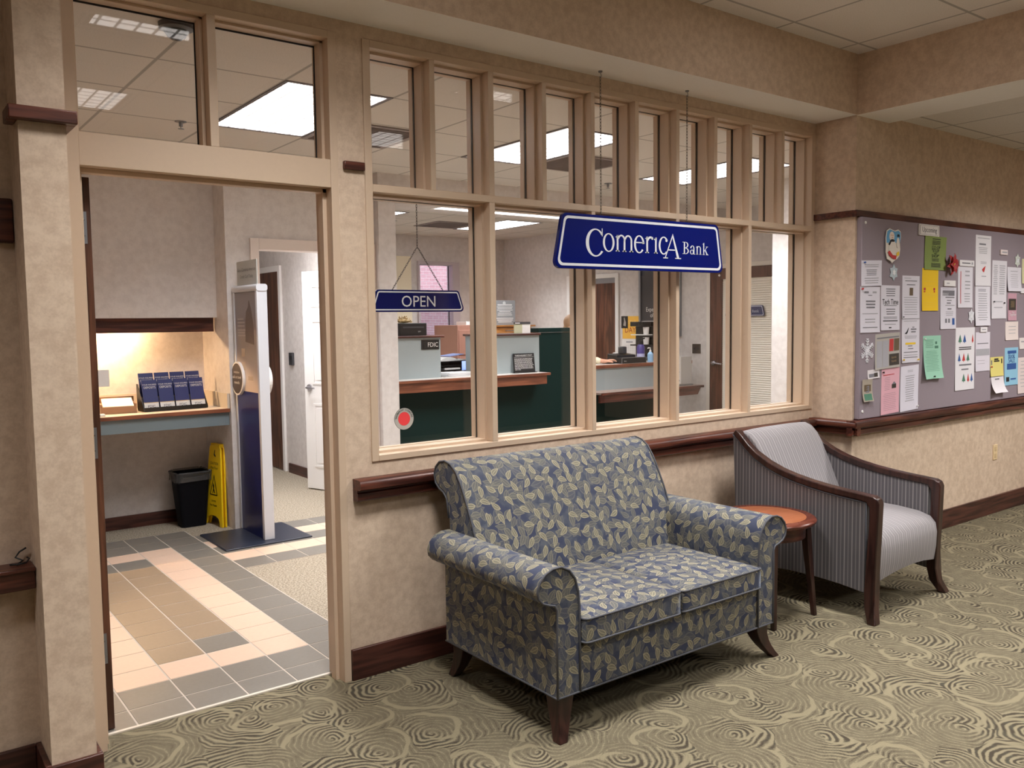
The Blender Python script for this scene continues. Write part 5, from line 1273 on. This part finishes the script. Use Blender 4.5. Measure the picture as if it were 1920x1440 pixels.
part('tray', mb, BLACK, R)
part('papers', MB().box(4.50, 4.69, 3.71, 3.90, 1.057, 1.075).box(4.52, 4.70, 3.70, 3.90, 1.10, 1.116), WHITE, R)
R = thing('open_binder', 'open white binder with curled pages on the organizer', 'binder', (4.63, 3.8, 1.181))
prof = [(4.46+.04*i, 1.181+.05*math.sin(PI*min(1, i/5.)) * (1 if i < 6 else 0)+.002) for i in range(6)]
mb = MB()
for y0 in (0,):
    up = [(4.46,1.182),(4.49,1.205),(4.54,1.219),(4.60,1.222),(4.64,1.212),(4.66,1.196),(4.72,1.199),(4.80,1.196),(4.80,1.188),(4.66,1.186),(4.46,1.181)]
    mb.sweep(up, 3.70, 3.92, 'y', seg=1)
part('pages', mb, plain('binder_pages', (206,206,204), .6), R)
part('cover', MB().box(4.45, 4.81, 3.69, 3.93, 1.1805, 1.1835), SATIN, R)
solid('blue_folder', MB().boxm(.17, .2, .006, Matrix.Translation((4.67, 3.81, 1.238)) @ Matrix.Rotation(math.radians(-6), 4, 'Y')), plain('folder_blue', (132,152,206), .5), 'pale blue folder lying on the open binder', 'folder')
R = thing('monitor', 'small monitor with a blue screen behind the teller papers', 'monitor', (4.84, 3.88, 1.05))
part('bezel', MB().box(4.73, 5.02, 3.86, 3.885, 1.06, 1.176), BLACK, R, bevel=.003)
part('screen', MB().box(4.738, 5.01, 3.858, 3.86, 1.078, 1.170), glow('screen_blue', (.16,.34,1), 1.1), R)
part('stand', MB().box(4.80, 4.92, 3.84, 3.94, 1.051, 1.06).box(4.85, 4.88, 3.886, 3.90, 1.06, 1.10), BLACK, R)

# behind the counters
R = thing('filing_cabinet', 'reddish-brown metal filing cabinet right of the outside window', 'filing cabinet', (6.75, 6.7, 0))
part('body', MB().box(6.53, 6.96, 6.5, 7.1, 0, 1.518), plain('cabinet_brown', (168,122,106), .45), R, bevel=.004)
for i in range(4):
    dr = part('drawer', MB().box(6.545, 6.945, 6.488, 6.5, .03+.36*i, .37+.36*i), plain('cabinet_brown', (168,122,106), .45), R, bevel=.003)
    part('pull', MB().box(6.70, 6.82, 6.475, 6.488, .24+.36*i, .255+.36*i), STEEL, dr)
solid('paper_ream', MB().box(6.695, 6.85, 6.53, 6.78, 1.5185, 1.567), WHITE, 'white ream of paper on the brown filing cabinet', 'paper', bevel=.002)
OAK = wood('golden_oak', (170,112,56), (206,146,84), 0, .35)
R = thing('oak_cabinet', 'golden oak cabinet in the back corner of the bank', 'cabinet', (7.4, 6.7, 0))
part('body', MB().box(7.0, 7.82, 6.5, 7.2, 0, 1.485), OAK, R)
part('top', MB().box(6.98, 7.88, 6.47, 7.22, 1.485, 1.508), OAK, R, bevel=.004)
for i in range(4):
    dr = part('drawer', MB().box(7.02, 7.80, 6.487, 6.5, .05+.36*i, .39+.36*i), OAK, R, bevel=.003)
    part('handle', MB().tube([(7.34, 6.487, .355+.36*i), (7.34, 6.462, .35+.36*i), (7.56, 6.462, .35+.36*i), (7.56, 6.487, .355+.36*i)], .006, 8), STEEL, dr)
R = thing('acrylic_plaque', 'frosted grey plaque with white lettering on the oak cabinet', 'plaque', (7.42, 6.6, 1.51))
part('plate', MB().box(7.24, 7.60, 6.59, 6.602, 1.5085, 1.865), plain('frosted_grey', (156,160,164), .15), R, bevel=.003)
mb = MB().prism(ell(7.40,1.825,.026,.026,20), (0,6.589,0), (1,0,0), (0,0,1), (0,-1,0), .001)
for i, (z, a, b) in enumerate(((1.79,.13,.02),(1.765,.14,.012),(1.745,.13,.012),(1.72,.14,.012),(1.70,.10,.012),(1.675,.12,.012),(1.65,.13,.012),(1.60,.15,.014),(1.575,.14,.014),(1.55,.12,.014))): mb.box(7.41-a, 7.41+a, 6.588, 6.589, z, z+b)
part('lettering', mb, plain('plaque_white', (222,224,226), .5), R, smooth=False)

# right-hand wall of the bank
def wallbox(y0, y1, z0, z1, d0=.0, d1=.004): return MB().box(7.93-d1, 7.93-d0, y0, y1, z0, z1)
def wtext(mb, s_, size, y, z, d=.0045, align='CENTER', sx=1): return mb.text(s_, size, (7.93-d, y, z), (0,-1,0), (0,0,1), align=align, sx=sx)
R = thing('poster', 'tall dark poster in a silver frame on the bank wall', 'poster', (7.92, 4.04, 1.38))
part('frame', MB().box(7.90,7.93,3.705,3.735,1.356,2.45).box(7.90,7.93,4.37,4.40,1.356,2.45).box(7.90,7.93,3.735,4.37,2.42,2.45).box(7.90,7.93,3.735,4.37,1.356,1.38), STEEL, R)
part('print', wallbox(3.735, 4.37, 1.546, 2.42, d1=.01), plain('poster_charcoal', (62,62,66), .4), R)
part('border', wallbox(3.735, 4.37, 1.38, 1.546, d1=.01), WHITE, R)
gf = G('poster_photo'); nn = gf.noise(gf.pos(), 7, 3)[0]; gf.set(gf.mix(gf.step(nn,.4,.65), lin((58,58,62)), lin((128,126,124))), .5)
part('picture', wallbox(3.76, 4.17, 1.80, 2.36, .01, .0106), gf.mat, R)
tm = MB(); wtext(tm, 'Experience', .078, 4.29, 1.665, .0112, 'LEFT', .85); wtext(tm, 'of Finance', .078, 4.215, 1.592, .0112, 'LEFT', .85); wtext(tm, 'the Power', .078, 3.95, 1.665, .0112, 'LEFT', .5)
part('lettering', tm, WHITE, R, smooth=False)
R = thing('wall_flyer', 'golden flyer with red letters taped to the bank wall', 'flyer', (7.925, 4.57, 1.32))
part('sheet', wallbox(4.416, 4.715, 1.32, 1.61), plain('flyer_gold', (244,190,74), .6), R)
tm = MB(); wtext(tm, 'DAY', .10, 4.575, 1.40)
part('lettering', tm, plain('flyer_red', (176,52,36), .6), R, smooth=False)
tm = MB(); wtext(tm, 'STAY', .06, 4.54, 1.515)
part('lettering', tm, plain('flyer_pale', (248,220,160), .6), R, smooth=False)
R = thing('photo_card', 'small black photo taped over the corner of the golden flyer', 'photo', (7.92, 4.68, 1.455))
part('sheet', wallbox(4.617, 4.736, 1.455, 1.612, .0052, .0065), BLACK, R)
part('picture', MB().prism([(-4.70,1.49),(-4.655,1.48),(-4.65,1.53),(-4.665,1.56),(-4.675,1.595),(-4.69,1.59),(-4.685,1.55)], (7.9233,0,0), (0,-1,0), (0,0,1), (-1,0,0), .0006), plain('photo_grey', (170,160,150), .6), R, smooth=False)
R = thing('wall_calendar', 'white wall calendar under the golden flyer', 'calendar', (7.925, 4.6, 1.0))
part('sheet', wallbox(4.45, 4.725, .99, 1.315), WHITE, R)
mb = MB()
for i in range(8): mb.box(7.9255, 7.926, 4.46, 4.715, 1.0+.033*i, 1.0012+.033*i)
for i in range(8): mb.box(7.9255, 7.926, 4.46+.0364*i, 4.461+.0364*i, 1.0, 1.232)
mb.box(7.9255, 7.926, 4.53, 4.65, 1.27, 1.285)
part('print', mb, plain('print_grey', (150,150,156), .7), R, smooth=False)
R = thing('switch_plate', 'dark metal double switch plate on the bank wall', 'switch', (7.925, 3.47, 1.155))
part('plate', wallbox(3.407, 3.534, 1.154, 1.268, d1=.006), plain('bronze_plate', (92,84,80), .35, .6), R, bevel=.002)
part('toggle', wallbox(3.49, 3.505, 1.20, 1.225, .006, .018), SATIN, R)
part('toggle', wallbox(3.435, 3.45, 1.20, 1.225, .006, .018), SATIN, R)
# small navy board on the blinds, repeating the hanging sign's lettering
R = thing('door_board', 'small navy lettered board on the blinds of the office door', 'sign', (7.89, 2.75, 1.59))
Msig = Matrix(((0,0,-1,0),(-1,0,0,0),(0,1,0,0),(0,0,0,1)))
so = rpoly([(-3.02,1.588),(-2.475,1.588),(-2.505,1.708),(-2.99,1.708)], .016, 5)
part('board', MB().prism(so, (7.899,0,0), (0,-1,0), (0,0,1), (-1,0,0), .012), plain('greyed_navy', (42,54,96), .3), R, bevel=.001)
bb = MB(); oa = rpoly([(-3.008,1.596),(-2.487,1.596),(-2.511,1.70),(-2.984,1.70)], .012, 5); ob = rpoly([(-3.0,1.602),(-2.495,1.602),(-2.516,1.694),(-2.979,1.694)], .009, 5)
for i in range(len(oa)):
    j = (i+1) % len(oa); bb.prism([oa[i], oa[j], ob[j], ob[i]], (7.8868,0,0), (0,-1,0), (0,0,1), (-1,0,0), .0006)
part('border', bb, plain('cool_white', (206,211,226), .5), R, smooth=False)
big = comerica(MB(), 0.0); k = .42
big.v = [(7.8868 + (p[1])*.2, -(-2.748 + (p[0]-3.43)*k), 1.645 + (p[2]-1.965)*k) for p in big.v]
part('lettering', big, plain('cool_white', (206,211,226), .5), R, smooth=False)

# things on the low counter
R = thing('coffee_maker', 'black coffee maker against the bank wall', 'coffee maker', (7.45, 3.85, 1.085))
part('base', MB().box(7.25, 7.71, 3.70, 4.02, 1.086, 1.12), BLACK, R, bevel=.006)
part('column', MB().box(7.46, 7.71, 3.72, 4.02, 1.12, 1.54), plain('gloss_black', (14,14,16), .15), R, bevel=.008)
part('brew_head', MB().box(7.35, 7.46, 3.76, 4.0, 1.485, 1.54).cone((7.36,3.82,1.50), (7.36,3.82,1.54), .045, .055, 24), BLACK, R, bevel=.004)
part('cup_shelf', MB().box(7.36, 7.46, 3.74, 4.0, 1.38, 1.39), WHITE, R)
part('cup', MB().lathe([(.03,0),(.038,.085)], (7.415,3.80,1.391), 18), WHITE, R)
part('cup', MB().lathe([(.03,0),(.038,.085)], (7.415,3.80,1.2705), 18), WHITE, R)
part('drip_tray', MB().box(7.35, 7.46, 3.74, 4.0, 1.255, 1.27), BLACK, R)
R = thing('water_bottle', 'purple drinking bottle beside the black card terminal', 'bottle', (7.21, 3.68, 1.086))
part('body', MB().lathe([(.042,0),(.045,.02),(.045,.17),(.03,.195)], (7.12,3.60,1.086), 24), plain('bottle_purple', (74,62,132), .3), R)
part('cap', MB().lathe([(.03,.195),(.03,.235),(.012,.24)], (7.12,3.60,1.086), 20).tube([(7.12,3.60,1.32),(7.145,3.60,1.345),(7.18,3.60,1.35)], .009, 8), BLACK, R)
part('label', MB().lathe([(.0455,.05),(.0455,.09)], (7.12,3.60,1.086), 24, cap=False), plain('bottle_label', (190,190,224), .4), R)
R = thing('card_terminal', 'low black box with a grey rim and white logo on the counter', 'terminal', (6.8, 3.42, 1.086))
part('body', MB().box(6.615, 6.985, 3.39, 3.48, 1.0855, 1.148), BLACK, R, bevel=.002)
part('rim', MB().box(6.61,6.616,3.386,3.39,1.0855,1.15).box(6.984,6.99,3.386,3.39,1.0855,1.15).box(6.616,6.984,3.386,3.39,1.145,1.15), STEEL, R)
part('lettering', MB().text('Acer', .02, (6.665, 3.3885, 1.107), (1,0,0), (0,0,1)), WHITE, R, smooth=False)
R = thing('phone_dock', 'black sloped phone dock behind the card terminal', 'dock', (6.95, 3.7, 1.086))
part('base', MB().prism([(3.66,1.086),(3.82,1.086),(3.82,1.18),(3.66,1.165)], (6.80,0,0), (0,1,0), (0,0,1), (1,0,0), .30), BLACK, R, bevel=.006)
part('handset', MB().box(6.93, 7.0, 3.70, 3.78, 1.175, 1.26), SATIN, R, bevel=.012)
R = thing('keyboard', 'black keyboard under the hand of the teller', 'keyboard', (6.7, 3.52, 1.086))
part('tray', MB().box(6.53, 6.85, 3.495, 3.62, 1.0855, 1.096), BLACK, R, bevel=.002)
mb = MB()
for i in range(14):
    for j in range(5): mb.box(6.54+.0218*i, 6.558+.0218*i, 3.503+.022*j, 3.521+.022*j, 1.096, 1.100)
part('keys', mb, SATIN, R)
R = thing('sanitizer_bottle', 'clear blue pump bottle at the right end of the low counter', 'bottle', (7.28, 3.42, 1.086))
part('body', MB().lathe([(.03,0),(.034,.015),(.034,.09),(.014,.115)], (7.11,3.44,1.086), 20), plain('sanitizer_blue', (150,190,226), .15), R)
part('pump', MB().lathe([(.012,.115),(.012,.135),(.005,.137),(.005,.16)], (7.11,3.44,1.086), 14).tube([(7.11,3.44,1.244),(7.075,3.44,1.246),(7.068,3.44,1.238)], .006, 8), WHITE, R)
R = thing('adding_machine', 'small grey desk calculator behind the blue pump bottle', 'calculator', (7.05, 3.9, 1.086))
part('body', MB().prism([(3.86,1.086),(3.96,1.086),(3.96,1.15),(3.86,1.11)], (6.98,0,0), (0,1,0), (0,0,1), (1,0,0), .13), SATIN, R, bevel=.004)
part('paper_roll', MB().cone((7.01,3.93,1.165), (7.08,3.93,1.165), .022, .022, 16), WHITE, R)
R = thing('suggestion_box', 'grey metal box with a white leaflet on the low ledge', 'box', (7.35, 3.25, .8165))
part('box', MB().box(7.20, 7.50, 3.17, 3.33, .83, 1.145), plain('box_grey', (184,182,180), .4), R, bevel=.004)
part('foot', MB().box(7.19, 7.51, 3.16, 3.33, .8165, .83), STEEL, R)
part('leaflet', MB().box(7.10, 7.315, 3.166, 3.17, .84, 1.14), WHITE, R)
mb = MB().box(7.13,7.29,3.165,3.166,.97,.975).box(7.13,7.27,3.165,3.166,.945,.95).box(7.21,7.29,3.165,3.166,.87,.885)
mb.prism([(7.15,1.03),(7.20,1.02),(7.25,1.03),(7.26,1.06),(7.235,1.075),(7.25,1.10),(7.23,1.125),(7.20,1.13),(7.18,1.10),(7.195,1.08),(7.16,1.06)], (0,3.166,0), (1,0,0), (0,0,1), (0,-1,0), .0006)
part('print', mb, SATIN, R, smooth=False)

# ================================================================== the teller
def skin(name, verts, edges, radii, mat, parent, root=0, levels=2):
    me = bpy.data.meshes.new(name); o_ = OFF[parent]
    me.from_pydata([tuple(Vector(v)-o_) for v in verts], edges, []); me.materials.append(mat)
    o = bpy.data.objects.new(name, me); COL.objects.link(o); o.parent = parent; OFF[o] = o_
    m = o.modifiers.new('skin', 'SKIN'); m.use_smooth_shade = True
    sv = me.skin_vertices[0].data
    for i, r in enumerate(radii):
        sv[i].radius = r if isinstance(r, tuple) else (r, r); sv[i].use_root = (i == root)
    sub(o, levels)
    return o
P = thing('person', 'teller in a cream long-sleeved top with one hand on the keyboard, mostly hidden', 'person', (6.32, 3.95, 0))
SKIN = plain('skin_tone', (222,168,140), .5)
V = []; E_ = []; Rd = []
def add(p, r, par=None):
    V.append(p); Rd.append(r)
    if par is not None: E_.append((par, len(V)-1))
    return len(V)-1
x, y = 6.585, 4.16
pel = add((x,y,.80), (.15,.11)); sp = add((x,y,.95), (.13,.10), pel); ch = add((x,y-.01,1.15), (.145,.10), sp); nb = add((x,y-.01,1.31), (.07,.06), ch)
nk = add((x,y-.015,1.36), .052, nb); jaw = add((x,y-.04,1.44), (.062,.068), nk); hd = add((x,y-.03,1.51), (.074,.088), jaw); tp = add((x,y-.02,1.575), (.055,.06), hd)
# right arm (towards the viewer's left) hangs, left arm reaches to the keyboard
ARM_R = [((x-.16,y-.01,1.285), .052), ((x-.30,y-.16,1.16), .044), ((x-.24,y-.40,1.145), .036), ((6.46,3.525,1.116), .026)]
ARM_L = [((x+.16,y-.01,1.285), .052), ((x+.24,y-.03,1.04), .044), ((x+.20,y-.16,1.095), .036), ((x+.14,y-.27,1.115), .026)]
for k_, pts in enumerate((ARM_L, ARM_R)):
    pr = ch
    for p, r in pts: pr = add(p, r, pr)
    if k_: wrist = pr
    else: wl = pr
for w_, d in ((wrist, Vector((1,-.14,0))), (wl, Vector((-.6,-.6,0)))):
    b = Vector(V[w_]); d = d.normalized(); s_ = Vector((-d.y, d.x, 0))
    palm = add(tuple(b + d*.045 + Vector((0,0,.004))), (.026,.014), w_); kn = add(tuple(b + d*.085 + Vector((0,0,.006))), (.034,.012), palm)
    for k_, (o_, L) in enumerate(((-.030,.070),(-.010,.082),(.010,.076),(.029,.058))):
        q = b + d*.088 + s_*o_ + Vector((0,0,.007))
        f1 = add(tuple(q), .0088, kn); f2 = add(tuple(q + d*L*.45 + s_*o_*.12 + Vector((0,0,.006))), .0082, f1); f3 = add(tuple(q + d*L*.75 + s_*o_*.15 + Vector((0,0,-.004))), .0076, f2); add(tuple(q + d*L + s_*o_*.18 + Vector((0,0,-.016))), .0062, f3)
    t0 = add(tuple(b + d*.04 - s_*.028 + Vector((0,0,-.002))), .011, palm); t1 = add(tuple(b + d*.07 - s_*.048 + Vector((0,0,-.008))), .0095, t0); add(tuple(b + d*.10 - s_*.052 + Vector((0,0,-.013))), .0075, t1)
# legs on a tall stool, hidden by the counter
for sx_ in (-1, 1):
    k0 = add((x+.09*sx_, y-.02, .74), .085, pel); k1 = add((x+.10*sx_, y-.01, .45), .06, k0); k2 = add((x+.10*sx_, y+.02, .10), .04, k1); add((x+.10*sx_, y-.10, .045), .035, k2)
body = skin('body', V, E_, Rd, SKIN, P)
# cream top
CREAM = plain('cream_knit', (240,230,200), .85)
V2 = [(x,y,.80),(x,y,.95),(x,y-.01,1.15),(x,y-.01,1.30)] + [p for p, r in ARM_L[:3]] + [(x+.15,y-.25,1.113)] + [p for p, r in ARM_R[:3]] + [(6.44,3.533,1.118)]
skin('sweater', V2, [(0,1),(1,2),(2,3),(2,4),(4,5),(5,6),(6,7),(2,8),(8,9),(9,10),(10,11)], [(.165,.125),(.145,.115),(.158,.112),(.085,.075),.062,.055,.047,.034,.062,.055,.047,.034], CREAM, P)
hair = MB().sphere((x, y+.012, 1.545), .108, 20, 14, sc=(.98, .98, .9)).sphere((x, y+.05, 1.45), .1, 18, 12, sc=(1.0, .7, 1.25))
part('hair', hair, plain('light_brown_hair', (170,134,102), .6, noise=.25), P, smooth=True)
fc = MB()
for s_ in (-1, 1): fc.sphere((x+.028*s_, y-.118, 1.495), .0095, 10, 8)
part('eyes', fc, plain('eye_dark', (40,32,30), .3), P, smooth=True)
part('nose', MB().sphere((x, y-.128, 1.47), .016, 12, 8, sc=(.75, 1, 1.3)), SKIN, P, smooth=True)
part('mouth', MB().sphere((x, y-.105, 1.432), .02, 12, 8, sc=(1.1, .5, .3)), plain('lip', (186,110,100), .5), P, smooth=True)
part('ear', MB().sphere((x-.078, y-.02, 1.48), .022, 10, 8, sc=(.4, .8, 1.3)).sphere((x+.078, y-.02, 1.48), .022, 10, 8, sc=(.4, .8, 1.3)), SKIN, P, smooth=True)

# ================================================================== daylight outside, world, view
sun = bpy.data.lights.new('sun', 'SUN'); sun.energy = 3.0; sun.angle = .02; sun.color = (1, .9, .95)
so_ = bpy.data.objects.new('sun', sun); COL.objects.link(so_); so_.rotation_euler = (math.radians(52), 0, math.radians(-20)); so_.location = (6, 7, 9)
wd = bpy.data.worlds.new('world'); SC.world = wd; wd.use_nodes = True
wd.node_tree.nodes['Background'].inputs[0].default_value = (.85, .9, 1, 1); wd.node_tree.nodes['Background'].inputs[1].default_value = .9
SC.view_settings.view_transform = 'Standard'; SC.view_settings.look = 'None'; SC.view_settings.gamma = 1; SC.view_settings.use_curve_mapping = False
SC.view_settings.exposure = 0.0
SC.cycles.max_bounces = 12; SC.cycles.diffuse_bounces = 8; SC.cycles.transparent_max_bounces = 24; SC.cycles.caustics_reflective = False; SC.cycles.caustics_refractive = False
SC.cycles.sample_clamp_indirect = 8
